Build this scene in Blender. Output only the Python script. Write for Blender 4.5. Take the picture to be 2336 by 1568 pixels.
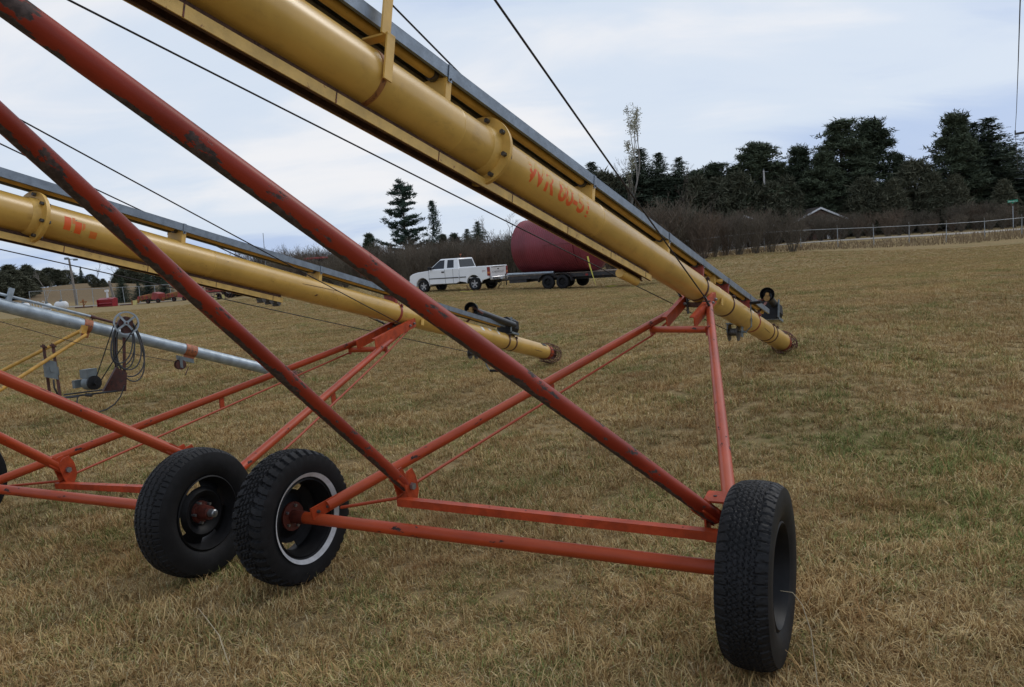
import bpy, math, random
import numpy as np
from mathutils import Vector, Matrix
random.seed(7); rng = np.random.default_rng(7)
scene = bpy.context.scene
for o in list(bpy.data.objects): bpy.data.objects.remove(o)
COL = scene.collection
R = math.radians

# ---------------------------------------------------------------- camera
PITCH, ROLL, CAM_H, FPX = R(6.15), R(4.0), 1.62, 1782.0
cam_d = bpy.data.cameras.new('camera'); cam = bpy.data.objects.new('camera', cam_d); COL.objects.link(cam)
scene.camera = cam
FW = Vector((0, math.cos(PITCH), -math.sin(PITCH))); R0 = Vector((1, 0, 0)); U0 = R0.cross(FW)
RT = R0*math.cos(ROLL) - U0*math.sin(ROLL); UP = U0*math.cos(ROLL) + R0*math.sin(ROLL)
CP = Vector((0, 0, CAM_H))
cam.matrix_world = Matrix(((RT.x, UP.x, -FW.x, 0), (RT.y, UP.y, -FW.y, 0), (RT.z, UP.z, -FW.z, CAM_H), (0, 0, 0, 1)))
cam_d.sensor_width = 36; cam_d.lens = 36*FPX/2336.0
cam_d.clip_start = 0.05; cam_d.clip_end = 6000
cam_d.dof.use_dof = False

# ---------------------------------------------------------------- world + sun + exposure
world = bpy.data.worlds.new('World'); scene.world = world; world.use_nodes = True
SUN_EL, SUN_AZ = R(38), R(55)      # azimuth measured from +Y towards +X
nt = world.node_tree; nt.nodes.clear()
def N(tree, t, **kw):
    n = tree.nodes.new(t)
    for k, v in kw.items():
        if k in n.inputs.keys() if hasattr(n.inputs, 'keys') else False: n.inputs[k].default_value = v
        else: setattr(n, k, v)
    return n
sky = nt.nodes.new('ShaderNodeTexSky'); sky.sky_type = 'NISHITA'; sky.sun_disc = False
sky.sun_elevation = SUN_EL; sky.sun_rotation = SUN_AZ; sky.dust_density = 2.0
tc = nt.nodes.new('ShaderNodeTexCoord')
sep = nt.nodes.new('ShaderNodeSeparateXYZ'); nt.links.new(tc.outputs['Generated'], sep.inputs[0])
def M(tree, op, a, b=None, c=None):
    n = tree.nodes.new('ShaderNodeMath'); n.operation = op
    for i, v in enumerate((a, b, c)):
        if v is None: continue
        if isinstance(v, (int, float)): n.inputs[i].default_value = v
        else: tree.links.new(v, n.inputs[i])
    return n.outputs[0]
zc = M(nt, 'ADD', M(nt, 'MAXIMUM', sep.outputs[2], 0.0), 0.22)
cx = M(nt, 'DIVIDE', sep.outputs[0], zc); cy = M(nt, 'DIVIDE', sep.outputs[1], zc)
cmb = nt.nodes.new('ShaderNodeCombineXYZ'); nt.links.new(cx, cmb.inputs[0]); nt.links.new(cy, cmb.inputs[1])
def wnoise(scale, detail, rough, dist, off):
    mp = nt.nodes.new('ShaderNodeMapping'); mp.inputs['Location'].default_value = off
    mp.inputs['Rotation'].default_value = (0, 0, R(20)); mp.inputs['Scale'].default_value = (0.55, 1.0, 1)
    nt.links.new(cmb.outputs[0], mp.inputs[0])
    n = nt.nodes.new('ShaderNodeTexNoise'); n.inputs['Scale'].default_value = scale
    n.inputs['Detail'].default_value = detail; n.inputs['Roughness'].default_value = rough
    n.inputs['Distortion'].default_value = dist
    nt.links.new(mp.outputs[0], n.inputs['Vector']); return n.outputs['Fac']
n1 = wnoise(0.75, 3, 0.5, 0.3, (3.1, 1.7, 0)); n2 = wnoise(2.6, 6, 0.55, 0.5, (0.4, 5.2, 0))
mixn = M(nt, 'ADD', M(nt, 'MULTIPLY', n1, 0.72), M(nt, 'MULTIPLY', n2, 0.28))
ramp = nt.nodes.new('ShaderNodeValToRGB'); nt.links.new(mixn, ramp.inputs[0])
cr = ramp.color_ramp; cr.interpolation = 'EASE'
cr.elements[0].position = 0.385; cr.elements[0].color = (0.52, 0.645, 0.89, 1)
cr.elements[1].position = 0.64; cr.elements[1].color = (0.95, 0.955, 0.985, 1)
e = cr.elements.new(0.51); e.color = (0.73, 0.82, 0.95, 1)
bg1 = nt.nodes.new('ShaderNodeBackground'); nt.links.new(sky.outputs[0], bg1.inputs[0]); bg1.inputs[1].default_value = 0.05
bg2 = nt.nodes.new('ShaderNodeBackground'); nt.links.new(ramp.outputs[0], bg2.inputs[0]); bg2.inputs[1].default_value = 1.0
mx = nt.nodes.new('ShaderNodeMixShader'); mx.inputs[0].default_value = 0.90
nt.links.new(bg1.outputs[0], mx.inputs[1]); nt.links.new(bg2.outputs[0], mx.inputs[2])
out = nt.nodes.new('ShaderNodeOutputWorld'); nt.links.new(mx.outputs[0], out.inputs[0])

sd = bpy.data.lights.new('sun', 'SUN'); sd.energy = 0.9; sd.angle = R(18); sd.color = (1, 0.96, 0.9)
sun = bpy.data.objects.new('sun', sd); COL.objects.link(sun)
sdir = Vector((math.cos(SUN_EL)*math.sin(SUN_AZ), math.cos(SUN_EL)*math.cos(SUN_AZ), math.sin(SUN_EL)))
sun.rotation_euler = sdir.to_track_quat('Z', 'Y').to_euler(); sun.location = (0, 0, 30)
vs = scene.view_settings; vs.view_transform = 'Standard'; vs.look = 'None'; vs.gamma = 1; vs.exposure = 0
vs.use_curve_mapping = False
scene.cycles.max_bounces = 6; scene.cycles.transparent_max_bounces = 8
scene.cycles.use_denoising = True

# ---------------------------------------------------------------- helpers
def at(x, y, d):
    """world point on the ray of a photograph position (2336 px wide) at depth d metres"""
    x, y, d = float(x), float(y), float(d)
    return CP + d*(FW + (x-1168)/FPX*RT - (y-784)/FPX*UP)
def V(*a): return Vector(a)
def tag(o, label=None, cat=None, group=None, kind=None):
    if label: o['label'] = label
    if cat: o['category'] = cat
    if group: o['group'] = group
    if kind: o['kind'] = kind
    return o
def thing(name, loc, label, cat, group=None, rz=0):
    o = bpy.data.objects.new(name, None); COL.objects.link(o); o.location = loc; o.rotation_euler = (0, 0, rz)
    o.empty_display_size = 0.2
    o.matrix_basis  # keep
    return tag(o, label, cat, group)
def root_of(p):
    off = Vector((0, 0, 0)); q = p
    while q is not None:
        off = off + Vector(q.location); q = q.parent
    return off
def copy_tree(o, parent=None):
    c = o.copy(); COL.objects.link(c); c.parent = parent
    for ch in list(o.children): copy_tree(ch, c)
    return c
class G:
    def __init__(s): s.v = []; s.f = []; s.uv = []
    def add(s, vs_, fs, uvs=None):
        b = len(s.v); s.v.extend([tuple(p) for p in vs_])
        for i, f in enumerate(fs):
            s.f.append(tuple(b+k for k in f)); s.uv.append(uvs[i] if uvs else [(0, 0)]*len(f))
        return s
    def box(s, c, ax, ay, az):
        c = Vector(c); ax, ay, az = Vector(ax), Vector(ay), Vector(az)
        P = [c+sx*ax+sy*ay+sz*az for sx in (-1, 1) for sy in (-1, 1) for sz in (-1, 1)]
        F = [(0, 1, 3, 2), (4, 6, 7, 5), (0, 4, 5, 1), (2, 3, 7, 6), (0, 2, 6, 4), (1, 5, 7, 3)]
        if ax.cross(ay).dot(az) < 0: F = [f[::-1] for f in F]
        return s.add(P, F)
    def bx(s, x0, x1, y0, y1, z0, z1):
        return s.box(((x0+x1)/2, (y0+y1)/2, (z0+z1)/2), ((x1-x0)/2, 0, 0), (0, (y1-y0)/2, 0), (0, 0, (z1-z0)/2))
    def tube(s, p0, p1, r0, r1=None, n=16, caps=True, up=None):
        p0, p1 = Vector(p0), Vector(p1); r1 = r0 if r1 is None else r1
        ax = (p1-p0); L = ax.length; ax = ax.normalized()
        ref = Vector(up) if up is not None else (V(0, 0, 1) if abs(ax.z) < 0.95 else V(1, 0, 0))
        a = (ref - ax*ref.dot(ax)).normalized(); b = ax.cross(a)
        vs_, fs, uvs = [], [], []
        k = max(1, int(L/0.8))
        for j in range(k+1):
            t = j/k
            for i in range(n):
                th = 2*math.pi*i/n; r = r0+(r1-r0)*t
                vs_.append(p0+ax*L*t+(a*math.cos(th)+b*math.sin(th))*r)
        for j in range(k):
            for i in range(n):
                i2 = (i+1) % n
                fs.append((j*n+i, j*n+i2, (j+1)*n+i2, (j+1)*n+i))
                u0, u1 = L*j/k, L*(j+1)/k; w0, w1 = i/n, (i+1)/n
                uvs.append([(u0, w0), (u0, w1), (u1, w1), (u1, w0)])
        if caps:
            fs.append(tuple(reversed(range(n)))); uvs.append([(0, 0)]*n)
            fs.append(tuple(k*n+i for i in range(n))); uvs.append([(0, 0)]*n)
        return s.add(vs_, fs, uvs)
    def path(s, pts, r, n=8, closed=False):
        pts = [Vector(p) for p in pts]; m = len(pts); vs_, fs = [], []
        prev = None
        for i, p in enumerate(pts):
            if closed: d = (pts[(i+1) % m]-pts[i-1]).normalized()
            else: d = (pts[min(i+1, m-1)]-pts[max(i-1, 0)]).normalized()
            if prev is None:
                ref = V(0, 0, 1) if abs(d.z) < 0.9 else V(1, 0, 0)
                a = (ref-d*ref.dot(d)).normalized()
            else: a = (prev-d*prev.dot(d)).normalized()
            prev = a; b = d.cross(a)
            rr = r[i] if isinstance(r, (list, tuple)) else r
            for k in range(n):
                th = 2*math.pi*k/n; vs_.append(p+(a*math.cos(th)+b*math.sin(th))*rr)
        for i in range(m if closed else m-1):
            j = (i+1) % m
            for k in range(n):
                k2 = (k+1) % n; fs.append((i*n+k, i*n+k2, j*n+k2, j*n+k))
        if not closed:
            fs.append(tuple(reversed(range(n)))); fs.append(tuple((m-1)*n+k for k in range(n)))
        return s.add(vs_, fs)
    def lathe(s, o, axis, prof, n=32, a0=0.0, a1=2*math.pi, closed=False, ref=None):
        """prof: (along axis, radius)"""
        o = Vector(o); ax = Vector(axis).normalized()
        rf = Vector(ref) if ref is not None else (V(0, 0, 1) if abs(ax.z) < 0.9 else V(1, 0, 0))
        a = (rf-ax*rf.dot(ax)).normalized(); b = ax.cross(a)
        full = abs((a1-a0)-2*math.pi) < 1e-6; m = n if full else n+1
        vs_, fs, uvs = [], [], []
        for (h, r) in prof:
            for i in range(m):
                th = a0+(a1-a0)*i/n; vs_.append(o+ax*h+(a*math.cos(th)+b*math.sin(th))*r)
        K = len(prof)
        for j in range(K if closed else K-1):
            j2 = (j+1) % K
            for i in range(n):
                i2 = (i+1) % m
                fs.append((j*m+i, j*m+i2, j2*m+i2, j2*m+i))
                uvs.append([(i/n, j/K), ((i+1)/n, j/K), ((i+1)/n, (j+1)/K), (i/n, (j+1)/K)])
        return s.add(vs_, fs, uvs)
    def prism(s, poly, off):
        """poly: planar list of points, extruded by the vector off"""
        poly = [Vector(p) for p in poly]; off = Vector(off); n = len(poly)
        nr = Vector((0, 0, 0))
        for i in range(n): nr += poly[i].cross(poly[(i+1) % n])
        if nr.dot(off) > 0: poly = poly[::-1]
        vs_ = poly+[p+off for p in poly]
        fs = [tuple(range(n)), tuple(reversed(range(n, 2*n)))]
        for i in range(n):
            j = (i+1) % n; fs.append((i, n+i, n+j, j))
        return s.add(vs_, fs)
    def build(s, name, mat, parent=None, smooth=35, kind=None, world=True, label=None):
        me = bpy.data.meshes.new(name)
        off = root_of(parent) if (parent is not None and world) else Vector((0, 0, 0))
        me.from_pydata([(p[0]-off.x, p[1]-off.y, p[2]-off.z) for p in s.v], [], s.f)
        uvl = me.uv_layers.new(name='UVMap')
        flat = [c for f in s.uv for uv in f for c in uv]
        if len(flat) == 2*len(me.loops): uvl.data.foreach_set('uv', flat)
        if smooth:
            me.polygons.foreach_set('use_smooth', [True]*len(me.polygons)); me.set_sharp_from_angle(angle=R(smooth))
        for m_ in (mat if isinstance(mat, (list, tuple)) else [mat]): me.materials.append(m_)
        o = bpy.data.objects.new(name, me); COL.objects.link(o)
        if parent is not None: o.parent = parent
        if kind: o['kind'] = kind
        if label: o['label'] = label
        return o

# ---------------------------------------------------------------- materials
def newmat(name):
    m = bpy.data.materials.new(name); m.use_nodes = True
    return m, m.node_tree, m.node_tree.nodes['Principled BSDF']
def mixc(t, fac, a, b):
    n = t.nodes.new('ShaderNodeMix'); n.data_type = 'RGBA'
    for sock, v in ((n.inputs[0], fac), (n.inputs[6], a), (n.inputs[7], b)):
        if isinstance(v, (int, float)): sock.default_value = v
        elif isinstance(v, tuple): sock.default_value = v if len(v) == 4 else (*v, 1)
        else: t.links.new(v, sock)
    return n.outputs[2]
def noise(t, vec, scale, detail=4, rough=0.55, dist=0.0, mscale=(1, 1, 1), loc=(0, 0, 0)):
    mp = t.nodes.new('ShaderNodeMapping'); mp.inputs['Scale'].default_value = mscale; mp.inputs['Location'].default_value = loc
    t.links.new(vec, mp.inputs[0])
    n = t.nodes.new('ShaderNodeTexNoise'); n.inputs['Scale'].default_value = scale; n.inputs['Detail'].default_value = detail
    n.inputs['Roughness'].default_value = rough; n.inputs['Distortion'].default_value = dist
    t.links.new(mp.outputs[0], n.inputs['Vector']); return n.outputs['Fac']
def ramp2(t, fac, lo, hi):
    n = t.nodes.new('ShaderNodeMapRange'); n.inputs[1].default_value = lo; n.inputs[2].default_value = hi
    n.interpolation_type = 'SMOOTHSTEP'
    t.links.new(fac, n.inputs[0]); return n.outputs[0]
def bump(t, b, h, strength=0.3, dist=0.01):
    n = t.nodes.new('ShaderNodeBump'); n.inputs['Strength'].default_value = strength; n.inputs['Distance'].default_value = dist
    t.links.new(h, n.inputs['Height']); t.links.new(n.outputs[0], b.inputs['Normal'])
def coords(t, which='Object'):
    c = t.nodes.new('ShaderNodeTexCoord'); return c.outputs[which]
def simple(name, col, rough=0.6, metal=0.0, var=0.25, scale=8.0, bmp=0.0, dirt=None, dirt_amt=0.3, spec=0.5):
    m, t, b = newmat(name); co = coords(t)
    n = noise(t, co, scale, 5)
    dark = tuple(c*(1-var) for c in col); lite = tuple(min(1, c*(1+var*0.7)) for c in col)
    c = mixc(t, ramp2(t, n, 0.3, 0.7), dark, lite)
    if dirt is not None:
        d = noise(t, co, scale*2.3, 8, 0.65, 0.4, loc=(4, 2, 7)); th = 0.5+0.22*(0.5-dirt_amt)*2
        c = mixc(t, ramp2(t, d, th, th+0.06), c, dirt)
    t.links.new(c, b.inputs['Base Color']); b.inputs['Roughness'].default_value = rough; b.inputs['Metallic'].default_value = metal
    b.inputs['Specular IOR Level'].default_value = spec
    if bmp: bump(t, b, noise(t, co, scale*6, 4), bmp, 0.01)
    return m
def pipe_paint(name, col, wear, band=None, amt=0.5, fade=(0.0, 0.0, 0.0), rough=0.42, k=1.0):
    """painted pipe with uv = (metres along, turn around 0..1); bare worn streaks run along it"""
    m, t, b = newmat(name); uv = coords(t, 'UV'); sp = t.nodes.new('ShaderNodeSeparateXYZ'); t.links.new(uv, sp.inputs[0])
    th = M(t, 'MULTIPLY', sp.outputs[1], 2*math.pi)
    cm = t.nodes.new('ShaderNodeCombineXYZ')
    t.links.new(sp.outputs[0], cm.inputs[0]); t.links.new(M(t, 'MULTIPLY', M(t, 'COSINE', th), 0.03*k), cm.inputs[1])
    t.links.new(M(t, 'MULTIPLY', M(t, 'SINE', th), 0.03*k), cm.inputs[2]); P = cm.outputs[0]
    tone = noise(t, P, 9, 4, 0.6, 0, (0.35, 1, 1))
    c = mixc(t, ramp2(t, tone, 0.35, 0.7), tuple(x*0.78 for x in col), tuple(min(1, x*1.12) for x in col))
    if any(fade):
        c = mixc(t, M(t, 'MULTIPLY', ramp2(t, noise(t, P, 5, 3, 0.5, 0, (0.25, 1, 1), (3, 1, 2)), 0.45, 0.75), 0.55), c, fade)
    w = noise(t, P, 26, 9, 0.66, 0.25, (0.38, 1, 1), (1.3, 0.2, 0.5))
    w2 = noise(t, P, 3.0, 3, 0.5, 0, (0.8, 1, 1), (7, 0, 0))
    val = M(t, 'ADD', w, M(t, 'MULTIPLY', M(t, 'SUBTRACT', w2, 0.5), 0.55))
    if band is not None:
        for (c0, wd, gain) in band:
            dlt = M(t, 'ABSOLUTE', M(t, 'SUBTRACT', M(t, 'FRACT', M(t, 'ADD', M(t, 'SUBTRACT', sp.outputs[1], c0), 0.5)), 0.5))
            s_ = M(t, 'MULTIPLY', M(t, 'SUBTRACT', 1.0, ramp2(t, dlt, 0.0, wd)), gain)
            val = M(t, 'ADD', val, s_)
    msk = ramp2(t, val, 0.72-amt*0.28, 0.745-amt*0.28)
    wc = mixc(t, ramp2(t, noise(t, P, 60, 4, 0.6), 0.4, 0.65), tuple(x*0.55 for x in wear), wear)
    c = mixc(t, msk, c, wc)
    t.links.new(c, b.inputs['Base Color'])
    rg = t.nodes.new('ShaderNodeMapRange'); t.links.new(msk, rg.inputs[0]); rg.inputs[3].default_value = rough; rg.inputs[4].default_value = 0.75
    t.links.new(rg.outputs[0], b.inputs['Roughness'])
    h = M(t, 'SUBTRACT', M(t, 'MULTIPLY', noise(t, P, 50, 4), 0.3), msk); bump(t, b, h, 0.35, 0.0015)
    b.inputs['Specular IOR Level'].default_value = 0.28
    return m
RED = (0.37, 0.047, 0.011); RUST = (0.050, 0.030, 0.026)
BTOP, BLOW = 0.02, 0.52
m_red_up = pipe_paint('worn_shaded_red_pipe_paint', (0.245, 0.026, 0.011), (0.085, 0.060, 0.054), band=[(BTOP, 0.11, 0.34), (BLOW, 0.13, 0.22)], amt=0.42, fade=(0.33, 0.045, 0.018))  # base red darkened to paint in the tube's shade; the streaks are wear
m_red_low = pipe_paint('orange_red_pipe_paint', RED, RUST, amt=0.26, fade=(0.44, 0.085, 0.030))
m_red_bar = simple('orange_red_bar_paint', RED, 0.5, 0, 0.25, 14, 0.15, RUST, 0.14, 0.3)
m_red_dk = simple('dull_red_steel_paint', (0.30, 0.045, 0.028), 0.5, 0, 0.3, 22, 0.2, RUST, 0.3)
m_cage = simple('rusty_cage_wire', (0.16, 0.045, 0.03), 0.7, 0, 0.3, 30, 0.2, (0.05, 0.03, 0.025), 0.5)
def yellow_mat(name, col=(0.61, 0.37, 0.085), amt=0.0, rough=0.32):
    m, t, b = newmat(name); uv = coords(t, 'UV'); sp = t.nodes.new('ShaderNodeSeparateXYZ'); t.links.new(uv, sp.inputs[0])
    th = M(t, 'MULTIPLY', sp.outputs[1], 2*math.pi); cm = t.nodes.new('ShaderNodeCombineXYZ')
    t.links.new(sp.outputs[0], cm.inputs[0]); t.links.new(M(t, 'MULTIPLY', M(t, 'COSINE', th), 0.1), cm.inputs[1])
    t.links.new(M(t, 'MULTIPLY', M(t, 'SINE', th), 0.1), cm.inputs[2]); P = cm.outputs[0]
    n = noise(t, P, 3.0, 6, 0.6, 0, (0.6, 1, 1))
    c = mixc(t, ramp2(t, n, 0.35, 0.7), tuple(x*0.86 for x in col), tuple(min(1, x*1.08) for x in col))
    g = noise(t, P, 12, 8, 0.7, 0.3, (0.5, 1, 1), (2, 2, 2)); c = mixc(t, M(t, 'MULTIPLY', ramp2(t, g, 0.50, 0.75), 0.5), c, (0.30, 0.17, 0.05))
    rs = noise(t, P, 2.2, 9, 0.72, 0.6, (1.0, 0.35, 0.35), (11, 4, 6)); c = mixc(t, M(t, 'MULTIPLY', ramp2(t, rs, 0.62, 0.74), 0.55), c, (0.20, 0.085, 0.03))
    s = noise(t, P, 45, 5, 0.6, 0.2, (0.7, 1, 1), (5, 1, 3)); c = mixc(t, ramp2(t, s, 0.715-amt, 0.745-amt), c, (0.10, 0.035, 0.018))
    t.links.new(c, b.inputs['Base Color']); b.inputs['Roughness'].default_value = rough
    b.inputs['Specular IOR Level'].default_value = 0.5; b.inputs['Coat Weight'].default_value = 0.15; b.inputs['Coat Roughness'].default_value = 0.25
    bump(t, b, noise(t, P, 8, 3), 0.08, 0.01)
    return m
m_yel = yellow_mat('yellow_tube_paint'); m_yel_old = yellow_mat('yellow_paint_rust_spotted', amt=0.03)
m_yel_part = simple('yellow_bracket_paint', (0.64, 0.39, 0.09), 0.45, 0, 0.15, 9, 0.1, (0.12, 0.05, 0.02), 0.12)
m_track = simple('yellow_track_paint', (0.64, 0.41, 0.11), 0.5, 0, 0.18, 12, 0.1, (0.22, 0.07, 0.025), 0.22)
m_track_in = simple('rust_brown_track_web', (0.11, 0.055, 0.035), 0.8, 0, 0.35, 14, 0.2, (0.06, 0.03, 0.02), 0.4)
m_galv = simple('weathered_galvanised_sheet', (0.21, 0.25, 0.30), 0.42, 0.55, 0.18, 18, 0.1, (0.16, 0.19, 0.22), 0.25)
m_galv_tube = simple('grey_galvanised_tube', (0.34, 0.39, 0.43), 0.45, 0.4, 0.22, 9, 0.1, (0.15, 0.15, 0.15), 0.22)
m_black = simple('black_plastic', (0.009, 0.009, 0.010), 0.55, 0, 0.2, 20, 0, None, 0.3, 0.25)
m_steel = simple('zinc_plated_steel', (0.30, 0.31, 0.32), 0.35, 0.8, 0.2, 20)
m_bolt = simple('dark_bolt_steel', (0.10, 0.095, 0.09), 0.45, 0.6, 0.3, 60)
m_cable = simple('dark_wire_rope', (0.028, 0.024, 0.026), 0.7, 0.2, 0.3, 40)
m_foil = simple('peeling_foil_decal', (0.60, 0.60, 0.60), 0.5, 0.1, 0.2, 30)
m_hub = simple('dull_red_hub_paint', (0.10, 0.018, 0.010), 0.55, 0, 0.3, 30, 0.2, (0.05, 0.025, 0.02), 0.3)
m_rim = simple('black_wheel_steel', (0.007, 0.007, 0.008), 0.55, 0.0, 0.3, 20, 0, None, 0.3, 0.2)
m_white_band = simple('whitewall_rubber', (0.55, 0.55, 0.56), 0.6, 0, 0.12, 30)
m_brass = simple('brass_yoke', (0.35, 0.20, 0.07), 0.4, 0.6, 0.3, 30)
m_orange = simple('orange_clamp_paint', (0.34, 0.11, 0.045), 0.6, 0, 0.3, 20, 0.1, (0.1, 0.04, 0.03), 0.3)
m_leg_yel = simple('golden_leg_paint', (0.50, 0.27, 0.045), 0.5, 0, 0.25, 10, 0.1, (0.12, 0.06, 0.03), 0.2)
m_grey_box = simple('grey_enamel', (0.15, 0.175, 0.185), 0.5, 0.1, 0.2, 12, 0, (0.1, 0.08, 0.06), 0.2)
m_cord = simple('grey_rubber_cord', (0.05, 0.05, 0.053), 0.6, 0, 0.2, 30)
m_dkred = simple('dark_rusty_red_steel', (0.085, 0.026, 0.018), 0.65, 0, 0.3, 14, 0.1, (0.03, 0.02, 0.018), 0.4)
def rubber(name, col=(0.0085, 0.0085, 0.0095)):
    m, t, b = newmat(name); co = coords(t)
    n = noise(t, co, 9, 6, 0.65); c = mixc(t, ramp2(t, n, 0.4, 0.75), col, tuple(x*2.0 for x in col))
    d = noise(t, co, 60, 4, 0.6); c = mixc(t, M(t, 'MULTIPLY', ramp2(t, d, 0.6, 0.8), 0.30), c, (0.05, 0.045, 0.04))
    t.links.new(c, b.inputs['Base Color']); b.inputs['Roughness'].default_value = 0.6; b.inputs['Specular IOR Level'].default_value = 0.22
    bump(t, b, d, 0.25, 0.002); return m
m_rubber = rubber('tyre_rubber')
# ---------------------------------------------------------------- terrain
import bisect
_ctrl = []
def _c(px, d, y=None, z=None):
    _ctrl.append((px/1000.0, math.log(d), at(px, y, d).z if z is None else z))
for px in (0, 600, 1168, 1700, 2336):
    for d in (2.2, 4.0, 5.5): _c(px, d, z=0.0)
_c(-300, 5.5, z=0.0)
_c(1790, 9.8, 801); _c(2336, 9.5, z=0.15); _c(1278, 11.9, 834); _c(650, 12.2, 868); _c(0, 11, z=0.0)
_c(1168, 22, z=0.12); _c(1900, 24, z=0.25); _c(300, 25, z=0.0); _c(2336, 30, z=0.25)
_c(1085, 44.3, 663); _c(958, 46.0, 668); _c(1294, 42.4, 656); _c(1356, 43.5, 654); _c(535, 65, 681); _c(230, 75, 701); _c(130, 72, 709); _c(350, 72, 694)
_c(0, 60, z=-0.05); _c(200, 95, 686); _c(200, 150, 645); _c(200, 250, 652); _c(400, 100, 678); _c(400, 170, 650); _c(40, 150, 668); _c(0, 260, 668); _c(420, 260, 645)
_c(1420, 74, 608); _c(1600, 62, 590); _c(1690, 60, 582); _c(1830, 60, 574); _c(1995, 64, 561.5); _c(2159, 64, 553); _c(2247, 64, 548)
_c(2336, 60, 546); _c(1847, 75, 554); _c(2100, 75, 537.5); _c(2336, 75, 521.5); _c(2336, 100, z=1.4); _c(1700, 110, z=1.3); _c(900, 64, 645); _c(900, 130, z=0.6)
_c(700, 78, 652); _c(2000, 300, z=1.4); _c(1168, 300, z=0.9); _c(600, 200, z=0.4)
_P = np.array(_ctrl); _n = len(_P)
def _phi(r2): return np.where(r2 > 1e-12, 0.5*r2*np.log(np.maximum(r2, 1e-12)), 0.0)
def _feat(u, v): return np.stack([np.ones_like(u), u, v], -1)
_X = _P[:, :2]; _K = _phi(((_X[:, None]-_X[None])**2).sum(-1)) + np.eye(_n)*0.004
_A = np.zeros((_n+3, _n+3)); _A[:_n, :_n] = _K; _F = _feat(_X[:, 0], _X[:, 1]); _A[:_n, _n:] = _F; _A[_n:, :_n] = _F.T
_W = np.linalg.solve(_A, np.concatenate([_P[:, 2], np.zeros(3)]))
def terrain(x, y):
    """height of the ground (works on arrays)"""
    x = np.asarray(x, float); y = np.asarray(y, float); shp = x.shape; x = x.ravel(); y = y.ravel()
    az = np.arctan2(x, y); azc = np.clip(az, -0.62, 0.62)
    d = np.hypot(x, y)*np.cos(azc); d = np.maximum(d, 0.5)
    u = (1168+1782*np.tan(azc))/1000.0; v = np.log(np.clip(d, 2.2, 300))
    z = _phi((u[:, None]-_X[None, :, 0])**2+(v[:, None]-_X[None, :, 1])**2) @ _W[:_n] + _feat(u, v) @ _W[_n:]
    k = np.clip((np.hypot(x, y)-4.5)/3.0, 0, 1); k = k*k*(3-2*k)
    back = np.clip((np.abs(az)-0.8)/0.8, 0, 1); z = z*k*(1-back)
    return z.reshape(shp)
def tz(x, y): return float(terrain(np.array([x]), np.array([y]))[0])
def on_ground(px, d, dz=0.0):
    """ground point seen at photograph column px, depth d (row does not matter much)"""
    p = at(px, 620, d); return Vector((p.x, p.y, tz(p.x, p.y)+dz))

azs = list(np.concatenate([np.linspace(-180, -48, 45)[:-1], np.linspace(-48, 48, 240), np.linspace(48, 180, 45)[1:-1]]))
ds = list(np.concatenate([[0.0], np.geomspace(0.6, 320, 150), [450, 700, 1200, 2500, 5000]]))
gv = []; AZ = np.radians(np.array(azs))
for d in ds:
    X = d*np.sin(AZ); Y = d*np.cos(AZ); Z = terrain(X, Y) if d > 0 else X*0
    gv += list(zip(X.tolist(), Y.tolist(), Z.tolist()))
na = len(azs); gf = []
for j in range(len(ds)-1):
    for i in range(na):
        i2 = (i+1) % na
        gf.append((j*na+i, (j+1)*na+i, (j+1)*na+i2, j*na+i2))
GR = G(); GR.add(gv, gf)

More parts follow.
